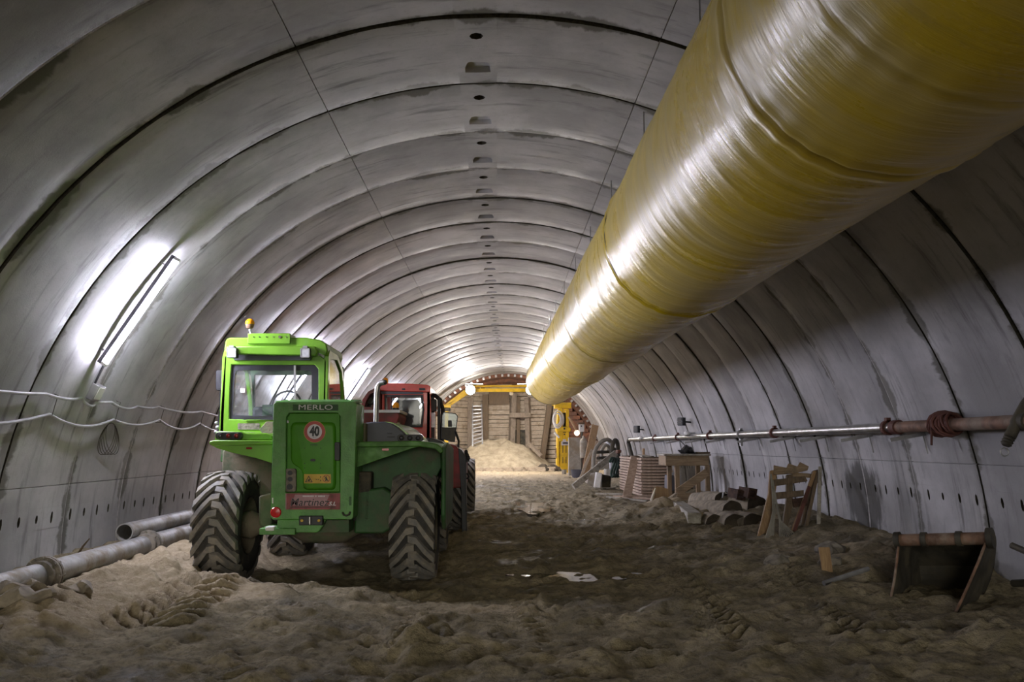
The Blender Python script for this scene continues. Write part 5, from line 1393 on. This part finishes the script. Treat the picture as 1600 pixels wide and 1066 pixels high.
# ------------------------------------------------------------------ far right: leaning planks, hoses, cabinet
YA = 28.0
def lean(px0, py0, px1, py1, Y, w, m, label, t=.06):
    plank('plank', at(px0, py0, Y), at(px1, py1, Y + .9), w, t, m, label, 'plank', 'planks leaning at the far right wall', up=(0, -1, 0))
lean(912, 751, 930, 665, 31, .26, 'wood_orange', 'broad orange-brown plank leaning highest at the far right', .1)
lean(906, 750, 925, 703, 30.5, .10, 'wood_pale', 'lowest slanted pale plank left in the leaning bundle', .05)
lean(918, 750, 934, 690, 31.2, .16, 'wood_pale', 'pale plank just right of the broad orange one')
lean(924, 751, 938, 692, 30.6, .14, 'wood_pale', 'second pale plank right of the broad orange one')
lean(930, 750, 942, 690, 30.9, .14, 'wood_grey', 'grey plank behind the bent hoses')
lean(915, 752, 948, 690, 30.2, .10, 'wood_pale', 'thin pale lath crossing the leaning planks')
p0 = at(896, 761, 23.2); p0.z = max(p0.z, gz(p0.x, p0.y) + .03); plank('plank', p0, at(962, 708, 24.6), .16, .06, 'wood_grey', 'long grey plank propped diagonally before the hoses', up=(0, -1, 0))
def hose(name, pts, Y, r, m, label):
    P = [at(x, y, Y + dy) for x, y, dy in pts]
    # smooth path
    out = []
    for i in range(len(P) - 1):
        a = P[max(i - 1, 0)]; b = P[i]; c = P[i + 1]; d = P[min(i + 2, len(P) - 1)]
        for k in range(6):
            t = k / 6
            out.append(0.5 * ((2 * b) + (c - a) * t + (2 * a - 5 * b + 4 * c - d) * t * t + (3 * b - a - 3 * c + d) * t ** 3))
    out.append(P[-1])
    o = MB().tube(out, r, 10).build(name, m); tag(o, label, 'hose'); return o
hose('hose', [(932, 748, 0), (927, 725, 0), (930, 704, .1), (939, 691, .2), (949, 687, .3), (954, 690, .4)], 27, .065, 'hose', 'thick tan hose bent in a high arch at the far right')
hose('hose', [(941, 720, 0), (940, 705, .1), (946, 696, .2), (952, 700, .3), (955, 715, .3)], 27.6, .055, 'hose', 'smaller tan hose arch inside the thick one')
hose('hose', [(957, 716, 0), (957, 697, .1), (961, 688, .2), (965, 694, .3), (966, 716, .3), (965, 740, .3)], 27, .07, 'dark_steel', 'dark hose bent over beside the steel pipe elbow')
for k, (dx, lb) in enumerate(((0, 'green-black hose loop hanging left of the formwork stack'), (4, 'second green-black hose loop hanging left of the formwork stack'), (8, 'rightmost green-black hose loop left of the formwork stack'))):
    hose('hose', [(953 + dx, 722, 0), (956 + dx, 716 + k, .1), (961 + dx * .6, 718, .2), (958 + dx, 728, .2), (955 + dx, 740, .1), (957 + dx, 745, .0), (962 + dx, 742 - k, .1)], 23.6 + .1 * k, .035, 'hose_green', lb)
root = thing('pipe_elbow', 'upright grey steel pipe with a bent top at the far right', 'pipe', tuple(at(956, 740, 28.2)))
MB().tube([at(956, 742, 28.2), at(956, 712, 28.2), at(955, 700, 28.2), at(951, 691, 28.3), at(947, 689, 28.5)], .11, 14).build('pipe', 'galvanised', root)
MB().lathe(at(956, 703, 28.2), (0, 0, 1), [(.115, -.07), (.16, -.07), (.16, .07), (.115, .07)], 18).build('flange', 'dark_steel', root)
o = MB().tube([at(932, 707, 27.2), at(955, 706, 28.2)], .05, 8).build('scaffold_tube', 'dark_steel'); tag(o, 'upper short tube crossing behind the bent hoses', 'tube')
o = MB().tube([at(934, 716, 27.2), at(953, 715, 28.2)], .05, 8).build('scaffold_tube', 'dark_steel'); tag(o, 'lower short tube crossing behind the bent hoses', 'tube')
def crate(poly, Y, D, m, label, name='block', cat='block'):
    o = MB().pp(poly, Y, Y + D).build(name, m, bevel=.02); tag(o, label, cat)
crate([(932, 738), (941, 740), (938, 763), (928, 762)], 23.4, .5, 'white_paint', 'white speckled block standing under the diagonal plank')
crate([(923, 740), (932, 738), (928, 762), (917, 755)], 23.6, .5, 'grey_board', 'grey block left of the white speckled block')
crate([(941, 742), (955, 744), (954, 762), (940, 762)], 23.9, .7, 'chassis', 'dark case right of the white speckled block', 'case', 'case')
crate([(938, 722), (952, 720), (952, 733), (938, 735)], 26.6, .6, 'grey_board', 'small grey box below the bent hoses', 'box', 'box')
crate([(947, 733), (958, 735), (956, 747), (947, 745)], 25.0, .5, 'wood_grey', 'weathered offcut beside the green-black hoses', 'offcut', 'offcut')
crate([(965, 703), (971, 703), (971, 708), (965, 709)], 24.0, .4, 'rust', 'rusty fitting on the floor by the pipe end', 'fitting', 'fitting')
# board wall, cabinet and tub beside the breaker
o = MB().pp([(889, 684), (908, 684), (908, 746), (889, 746)], 35.5, 35.9).build('board', 'grey_board'); tag(o, 'grey board standing behind the yellow breaker', 'board')
root = thing('electrical_cabinet', 'white electrical cabinet on the far right by the rusty shield', 'cabinet', tuple(at(908, 675, 36)))
MB().pp([(905, 663), (913, 663), (913, 675), (905, 675)], 36, 36.3).build('case', 'white_paint', root, bevel=.02)
MB().pb(903, 660.5, 914, 662.8, 35.9, 36.4).build('canopy', 'wood_dark', root)
mb = MB(); mb.pp(circ(908.5, 666, 1.1, 10), 35.97, 36); mb.build('dial', 'black_plastic', root)
MB().tube([at(909, 675, 36.1), at(909, 746, 36.1)], .06, 6).build('post', 'dark_steel', root)
root = thing('gas_cylinder', 'pale gas cylinder standing below the white cabinet', 'cylinder', tuple(at(912, 745, 35)))
b0 = at(912, 715, 35); MB().lathe(Vector((b0.x, 35, at(912, 716, 35).z)), (0, 0, 1), [(.15, 0), (.16, .03), (.16, .68), (.12, .78), (.05, .84), (.05, .92)], 18).build('body', 'grey_board', root)
MB().tube([at(912, 716, 35), at(912, 748, 35)], .05, 6).build('foot', 'rust', root)
o = MB().lathe(Vector((at(903, 738, 34).x, 34, at(903, 748, 34).z)), (0, 0, 1), [(.24, 0), (.30, .36), (.29, .36), (.22, .03)], 18).build('tub', 'grey_plastic'); tag(o, 'dark round tub on the floor right of the breaker tip', 'tub')
# welding light bundle
wb = thing('work_light', 'small glaring work light hanging by the white cabinet', 'lamp', tuple(at(902, 678, 35.2)))
MB().tube([at(889, 652, 35.6), at(896, 664, 35.4), at(902, 676, 35.2)], .05, 8).build('arm', 'wood_orange', wb)
MB().lathe(at(902, 677, 35.2), (-.3, -1, 0.1), [(.06, 0), (.12, .08), (.12, .1)], 14).build('reflector', 'white_paint', wb)
emit_mat('warm_glow', (1.0, 0.82, 0.55), 25.0)
MB().sphere(at(902, 677.5, 35.05), .055).build('bulb', 'warm_glow', wb)

# ------------------------------------------------------------------ yellow hydraulic breaker
def breaker():
    Y = 37.0
    root = thing('hydraulic_breaker', 'yellow hydraulic breaker hanging upright with its chisel on the floor', 'breaker', tuple(at(880, 741, Y)))
    MB().pp([(875, 690), (889, 690), (889, 731), (885, 734), (878, 734), (875, 728)], Y - .25, Y + .25).build('body', 'yellow_paint', root, bevel=.03)
    MB().pp([(872, 640), (877, 636), (879.5, 640), (879.5, 690), (874, 690), (874, 730), (870, 727), (871, 660)], Y - .3, Y + .3).build('side_plate', 'yellow_paint', root, bevel=.02)
    MB().pp([(884.5, 640), (889, 640), (889, 690), (884.5, 690)], Y - .3, Y + .3).build('side_plate', 'yellow_paint', root, bevel=.02)
    MB().pp([(869, 669), (873, 667), (889, 667), (892, 670), (891, 675), (870, 675)], Y - .36, Y + .36).build('collar', 'yellow_paint', root, bevel=.03)
    MB().pb(875.5, 674, 885, 690, Y - .28, Y + .2).build('upper_body', 'yellow_paint', root, bevel=.02)
    MB().pb(879.5, 645, 884.5, 668, Y - .05, Y + .2).build('piston_head', 'chassis', root)
    mb = MB()
    for (x, y0, y1) in ((879.5, 696, 708), (884.5, 696, 708), (879.5, 714, 724), (884.5, 714, 724)): mb.pb(x - .5, y0, x + .5, y1, Y - .262, Y - .24)
    mb.build('guide_slot', 'chassis', root)
    mb = MB(); mb.pp(circ(882, 670, 1.6, 12), Y - .38, Y - .34); mb.pb(879.8, 674.8, 884.6, 676, Y - .30, Y - .27); mb.pp(circ(882, 679, 1.2, 10), Y - .30, Y - .27); mb.build('bolt', 'chassis', root)
    lab = MB().pb(877, 686.5, 889.3, 696, Y - .285, Y - .255).build('label', 'sign_white', root)
    text('label_lettering', 'IMS', at(883.5, 692.6, Y - .29), .13, 'sign_black', lab, sx=1.25, bold=.006)
    MB().cyl(at(881.5, 733, Y), at(881.5, 741, Y), .12, 16, .10).build('chisel', 'steel', root)
    mb = MB()
    for k in range(5):
        c = at(870 + .7 * k, 655 + 1.2 * (k % 3), Y - .35); rr = .20 + .03 * k
        mb.tube([c + Vector((rr * .75 * math.cos(t), .05 * k - .1, rr * 1.25 * math.sin(t))) for t in np.linspace(0, 2 * math.pi, 20)], .028, 6, caps=False)
    mb.tube([at(866, 676, Y - .3), at(874, 684, Y - .35)], .05, 6)
    tag(mb.build('white_hose', 'white_paint', root))
    mb = MB(); mb.tube([at(870, 700, Y), at(868, 708, Y), at(871, 716, Y - .2)], .05, 6); mb.build('drain_hose', 'rusty_pipe', root)
    mb = MB(); mb.bar(at(866, 634, Y), at(892, 634, Y), .5, .25); mb.build('mounting_plate', 'yellow_paint', root, bevel=.02)
breaker()

# ------------------------------------------------------------------ yellow gantry with flood lights at the heading
YG = 40.0
def gantry():
    root = thing('yellow_gantry', 'yellow steel gantry spanning the heading below the crown', 'gantry', tuple(at(783, 735, YG)))
    MB().bar(at(733, 610, YG), at(834, 610, YG), .22, .16).build('cross_beam', 'yellow_paint', root, bevel=.01)
    MB().bar(at(735, 604, YG + .35), at(834, 603.5, YG + .35), .16, .10).build('cross_beam', 'yellow_paint', root, bevel=.01)
    for (x0, y0, x1, y1) in ((735, 611, 702, 633), (727, 611, 697, 634), (832, 611, 872, 637), (840, 611, 880, 637)):
        MB().bar(at(x0, y0, YG), at(x1, y1, YG), .14, .14).build('diagonal', 'yellow_paint', root, bevel=.008)
    MB().bar(at(692, 636, YG), at(704, 635, YG), .5, .2).build('shoulder_plate', 'yellow_paint', root, bevel=.02)
    MB().bar(at(694, 640, YG), at(704, 640, YG), .5, .16).build('slide_shoe', 'chassis', root)
    for px, q in ((697, 640), (884, 642)):
        t = at(px, q - 3, YG); MB().box((t.x, YG + .0, t.z / 2), (.22, .22, t.z)).build('leg', 'yellow_paint', root, bevel=.01)
gantry()
def flood(px, py, label, w):
    p = at(px, py, YG - .35); root = thing('flood_light', label, 'lamp', tuple(p), 'glaring flood lights on the gantry')
    MB().lathe(p + Vector((0, .14, 0)), (0, -1, 0), [(.10, 0), (.22, .05), (.25, .14), (.225, .14)], 22).build('housing', 'black_plastic', root)
    MB().lathe(p + Vector((0, .01, 0)), (0, -1, 0), [(.222, 0), (.218, .012), (.12, .03), (.005, .034)], 22).build('lens', 'flood_glow', root)
    MB().bar(p + Vector((0, .1, .0)), p + Vector((0, .33, .02)), .05, .05).build('bracket', 'dark_steel', root)
    li = bpy.data.lights.new('flood_beam', 'SPOT'); li.energy = w; li.color = FLOOD_COLOR; li.spot_size = math.radians(170); li.spot_blend = .5; li.shadow_soft_size = .14
    lo = bpy.data.objects.new('flood_beam', li); COL.objects.link(lo); lo.parent = root; lo.location = (0, -.10, 0); lo.rotation_euler = (math.radians(-62), 0, 0)
flood(735, 609.5, 'left glaring flood light on the yellow gantry', FLOOD_WATTS * 5)
flood(829, 609.5, 'right glaring flood light on the yellow gantry beside the duct end', FLOOD_WATTS * 5)
# heading lights washing the timber face, mounted on the back of the gantry
def back_light(px, py, label, w):
    p = at(px, py, YG + .7); root = thing('panel_light', label, 'lamp', tuple(p), 'white panel lights over the gantry')
    MB().box(p, (.9, .25, .10)).build('housing', 'white_paint', root, bevel=.02)
    emit_mat('panel_glow', (1.0, .93, .8), 14.0) if 'panel_glow' not in MATS else None
    MB().box(p - Vector((0, 0, .055)), (.84, .2, .012)).build('diffuser', 'panel_glow', root)
    MB().box(p + Vector((0, 0, .055)), (.84, .2, .012)).build('upper_diffuser', 'panel_glow', root)
    MB().box(p + Vector((0, -.13, 0)), (.2, .03, .05)).build('driver_box', 'wood_dark', root)
    MB().bar(p + Vector((.3, -.05, -.08)), p + Vector((.3, -.35, -.2)), .05, .05).build('stem', 'galvanised', root)
    li = bpy.data.lights.new('panel_beam', 'AREA'); li.energy = w; li.color = FLOOD_COLOR; li.size = .8; li.size_y = .3; li.shape = 'RECTANGLE'
    lo = bpy.data.objects.new('panel_beam', li); COL.objects.link(lo); lo.parent = root; lo.location = (0, .1, -.12); lo.rotation_euler = (math.radians(35), 0, 0)
back_light(741, 602, 'left white panel light over the yellow gantry', FLOOD_WATTS * 1.4)
back_light(822, 602, 'right white panel light over the yellow gantry', FLOOD_WATTS * 1.4)
root = thing('bulkhead_lamp', 'small unlit round lamp under the gantry beam', 'lamp', tuple(at(799, 614, YG)))
MB().sphere(at(799, 615, YG), .10, (1, .8, 1)).build('globe', 'cream', root)
MB().bar(at(799, 613, YG), at(799, 610, YG), .06, .06).build('stem', 'galvanised', root)

# ------------------------------------------------------------------ rusty shield and timber face
YS0, YS1 = Y_END + .02, 47.6
def shield():
    mb = MB(); n = 60
    for (y, r0, r1) in ((0, 0, 0),):
        def arc(y, r): return [Vector((cx(YS0) + r * math.sin(math.radians(t)), y, ZC + r * math.cos(math.radians(t)))) for t in np.linspace(-96, 96, n)]
        A = arc(YS0, R0 - .16); B = arc(YS1, R0 - .16); C = arc(YS0, R0 + .12); D = arc(YS1, R0 + .12)
        vs = A + B + C + D; fs = []
        for k in range(n - 1):
            fs += [(k, k + 1, n + k + 1, n + k), (k, 2 * n + k, 2 * n + k + 1, k + 1), (2 * n + k, 3 * n + k, 3 * n + k + 1, 2 * n + k + 1)]
        mb.add(vs, fs)
        # stiffening rib a little inside
        for yy in (YS0 + 1.6, YS0 + 3.4):
            E = arc(yy, R0 - .30); G = arc(yy, R0 - .15); H = arc(yy + .12, R0 - .30); I = arc(yy + .12, R0 - .15)
            vs = E + G + H + I; fs = []
            for k in range(n - 1): fs += [(k, k + 1, n + k + 1, n + k), (2 * n + k, 3 * n + k, 3 * n + k + 1, 2 * n + k + 1), (k, 2 * n + k, 2 * n + k + 1, k + 1)]
            mb.add(vs, fs)
    o = mb.build('wall_shield', 'rust'); o['kind'] = 'structure'
    mb = MB()
    for t in np.linspace(-80, 80, 41):
        a = math.radians(t); p = Vector((cx(YS0) + (R0 - .09) * math.sin(a), YS0 - .03, ZC + (R0 - .09) * math.cos(a)))
        mb.box(p, (.10, .10, .12), (0, a, 0))
    o = mb.build('trim_shield_lugs', 'galvanised'); o['kind'] = 'structure'
shield()
YW = 46.4
mb = MB(); A_ = [Vector((cx(YS0) + (R0 + .1) * math.sin(math.radians(t)), YS1 - .05, ZC + (R0 + .1) * math.cos(math.radians(t)))) for t in np.linspace(-97, 97, 40)]
mb.prism(A_, [p + Vector((0, .2, 0)) for p in A_]); o = mb.build('wall_end', 'roll_dark', loc=(cx(YS1), YS1, 0)); o['kind'] = 'structure'
cxe = cx(YW)
def face(name, x0, y0, x1, y1, zmax, courses, m='wood_wall'):
    """boarded bay between two posts: one mesh of horizontal boards"""
    mb = MB(); d = Vector((x1 - x0, y1 - y0, 0)); L = d.length; d.normalize(); nrm = Vector((d.y, -d.x, 0))
    z = 0.0
    while z < zmax:
        h = random.uniform(.17, .27)
        j0 = random.uniform(-.02, .02); tl = random.uniform(-.012, .012)
        hwid = math.sqrt(max(.01, (R0 - .12) ** 2 - (z + h - ZC) ** 2)); f0, f1 = 0.0, 1.0
        for fs_ in (0,):
            xl, xr = cx(YS0) - hwid, cx(YS0) + hwid
            f0 = max(0.0, (xl - x0) / (x1 - x0)); f1 = min(1.0, (xr - x0) / (x1 - x0))
        if f1 - f0 < .03: break
        a = Vector((x0, y0, z + h / 2)) + nrm * random.uniform(-.02, .03); b = Vector((x1, y1, z + h / 2 + tl)) + nrm * random.uniform(-.02, .03)
        mb.bar(a.lerp(b, f0), a.lerp(b, f1), .06, h - random.uniform(.012, .04))
        z += h
    o = mb.build(name, m, loc=(x0, y0, 0)); o['kind'] = 'structure'; return o
xs = [(at(690, 680, 44.2).x - .3, 44.0), (at(735, 680, YW).x, YW), (at(757, 680, YW).x, YW), (at(800, 680, YW).x, YW), (at(825, 680, YW).x, YW), (at(852, 680, 45.6).x, 45.6), (at(878, 690, 44.6).x, 44.6), (at(925, 690, 43.4).x, 43.4)]
def htop(x): return ZC + math.sqrt(max(.2, (R0 - .16) ** 2 - (x - cx(YS0)) ** 2)) - .05
for i in range(len(xs) - 1):
    (x0, y0), (x1, y1) = xs[i], xs[i + 1]
    top = max(htop(x0), htop(x1)) - .02
    face('wall_boards_%d' % (i + 1), x0, y0, x1, y1, top, 0, 'rust' if i == 6 else 'wood_wall')
def post(x, y, ztop, w, m, label, tilt=0.0, z0=0.0):
    o = MB().bar((x - tilt, y, z0), (x + tilt, y + .05, ztop), w, w * .8).build('timber_post', m, bevel=.015); tag(o, label, 'post', 'posts propping the timber face')
post(xs[1][0], YW - .22, 3.9, .30, 'wood_post', 'timber post of the boarded face behind the ladder')
post(xs[2][0] + .05, YW - .22, 4.1, .34, 'wood_dark', 'dark timber post just right of the ladder')
post(xs[3][0], YW - .24, 4.2, .36, 'wood_post', 'thick timber post at the middle of the boarded face', .08)
post(xs[3][0] + .34, YW - .18, 4.0, .2, 'wood_dark', 'narrow dark post beside the thick middle post', .0)
post(xs[4][0] + .02, YW - .24, 3.9, .34, 'wood_post', 'timber post right of the dark opening in the boarded face', -.05)
post(at(852, 700, 45.0).x, 45.0, 3.6, .34, 'wood_dark', 'tilted post at the bend of the boarded face', .26)
post(at(878, 700, 44.1).x, 44.1, 2.9, .26, 'wood_post', 'short post of the boarded face behind the breaker', .1)
plank('timber_strut', at(796, 649, YW - .5), at(829, 649, YW - .5), .2, .26, 'wood_post', 'horizontal strut between two posts of the boarded face', 'strut')
plank('timber_strut', at(826, 693, 44.6), at(846, 713, 43.8), .14, .16, 'wood_post', 'slanted strut at the right foot of the sand heap', 'strut')
o = MB().pb(805, 672, 824, 697, YW - .12, YW - .06).build('opening_sheet', 'chassis'); tag(o, 'dark gap sheet between the posts above the sand heap', 'sheet')
# lamp bracket patch and crown plate
o = MB().bar(at(764, 622, YW - .3), at(795, 622, YW - .3), .1, .7).build('crown_board', 'wood_dark'); tag(o, 'dark board across the top of the boarded face', 'board')

# ladder
def ladder():
    Y = 45.0
    a0, a1 = at(738.5, 706, Y - .5), at(738.5, 632, Y + .9); b0, b1 = at(754, 699, Y - .5), at(752.5, 632, Y + .9)
    root = thing('ladder', 'aluminium ladder leaning on the boarded face behind the sand', 'ladder', tuple((a0 + b0) / 2))
    a0.z -= .12; b0.z -= .12
    MB().bar(a0, a1, .07, .05).build('stile', 'galvanised', root); MB().bar(b0, b1, .07, .05).build('stile', 'galvanised', root)
    for k in range(13):
        f = (k + .5) / 13; MB().bar(a0.lerp(a1, f), b0.lerp(b1, f), .05, .05).build('rung', 'galvanised', root)
ladder()

# sand heap
def heap():
    n, m = 90, 60; X = np.linspace(-2.0, 4.6, n); Yq = np.linspace(0, 1, m)
    yw = np.interp(X, [p[0] for p in xs], [p[1] for p in xs]) - .10
    XX, TT = np.meshgrid(X, Yq, indexing='ij'); YY = 42.6 + TT * (yw - 42.6)[:, None]
    Z = 1.62 * np.where(XX < .8, np.exp(-np.abs((XX - .8) / 2.6) ** 2.2), np.exp(-np.abs((XX - .8) / 1.75) ** 2.4)) * np.clip((YY - 42.4) / 2.8, 0, 1) ** .8
    Z = Z + .35 * np.exp(-((XX - 2.6) / .9) ** 2) * np.clip((YY - 42.4) / 2, 0, 1) + .30 * np.exp(-((XX + 1.0) / .7) ** 2) * np.clip((YY - 42.5) / 2, 0, 1)
    Z = Z * (1 + .10 * fbm(XX * 1.5, YY * 1.5, 4, 70)) + .05 * fbm(XX * 3, YY * 3, 3, 72) - .08
    vs = [Vector((XX[i, j], YY[i, j], Z[i, j])) for i in range(n) for j in range(m)]
    fs = [(i * m + j, (i + 1) * m + j, (i + 1) * m + j + 1, i * m + j + 1) for i in range(n - 1) for j in range(m - 1)]
    mm, nt, bs = new_mat('sand')
    pos = nt.new('ShaderNodeNewGeometry').outputs['Position']
    c = nt.mix(nt.ramp(nt.noise(pos, 3, 8, .65), .35, .7), (.50, .42, .30), (.33, .27, .185))
    nt.l.new(c, bs.inputs['Base Color']); bs.inputs['Roughness'].default_value = .95
    b = nt.new('ShaderNodeBump', Strength=.7, Distance=.08, Height=nt.noise(pos, 9, 7, .7)); nt.l.new(b.outputs[0], bs.inputs['Normal'])
    o = MB().add(vs, fs).build('sand_heap', 'sand', loc=(1.0, 44.5, 0), angle=1.5); tag(o, 'heap of pale sand in front of the boarded timber face', 'sand', kind='stuff')
heap()
plank('edge_board', at(722, 735, 42.4), at(868, 733, 42.4), .12, .22, 'wood_pale', 'long board edging the sand heap across the tunnel floor', 'board')
plank('plank', at(848, 743, 37.8), at(896, 744, 37.6), .3, .06, 'wood_pale', 'plank lying flat under the chisel of the breaker')
for (px, py, r, lb) in ((851, 719, .24, 'dark spoil lump at the right foot of the sand heap'), (868, 724, .22, 'dark spoil lump left of the breaker'), (859, 721, .13, 'smallest spoil lump, between two larger ones at the sand heap foot')):
    Y = 42.6; p = at(px, py, Y); p.z = r * .3; mb = MB(); mb.sphere(p, r * 1.3, (1.4, .9, .8), 14, 9)
    for v in mb.v: v += Vector((.06 * math.sin(v.z * 19), .05 * math.sin(v.x * 17), .06 * math.sin(v.x * 13 + v.y * 11)))
    tag(mb.build('spoil_lump', 'roll_dark'), lb, 'lump')
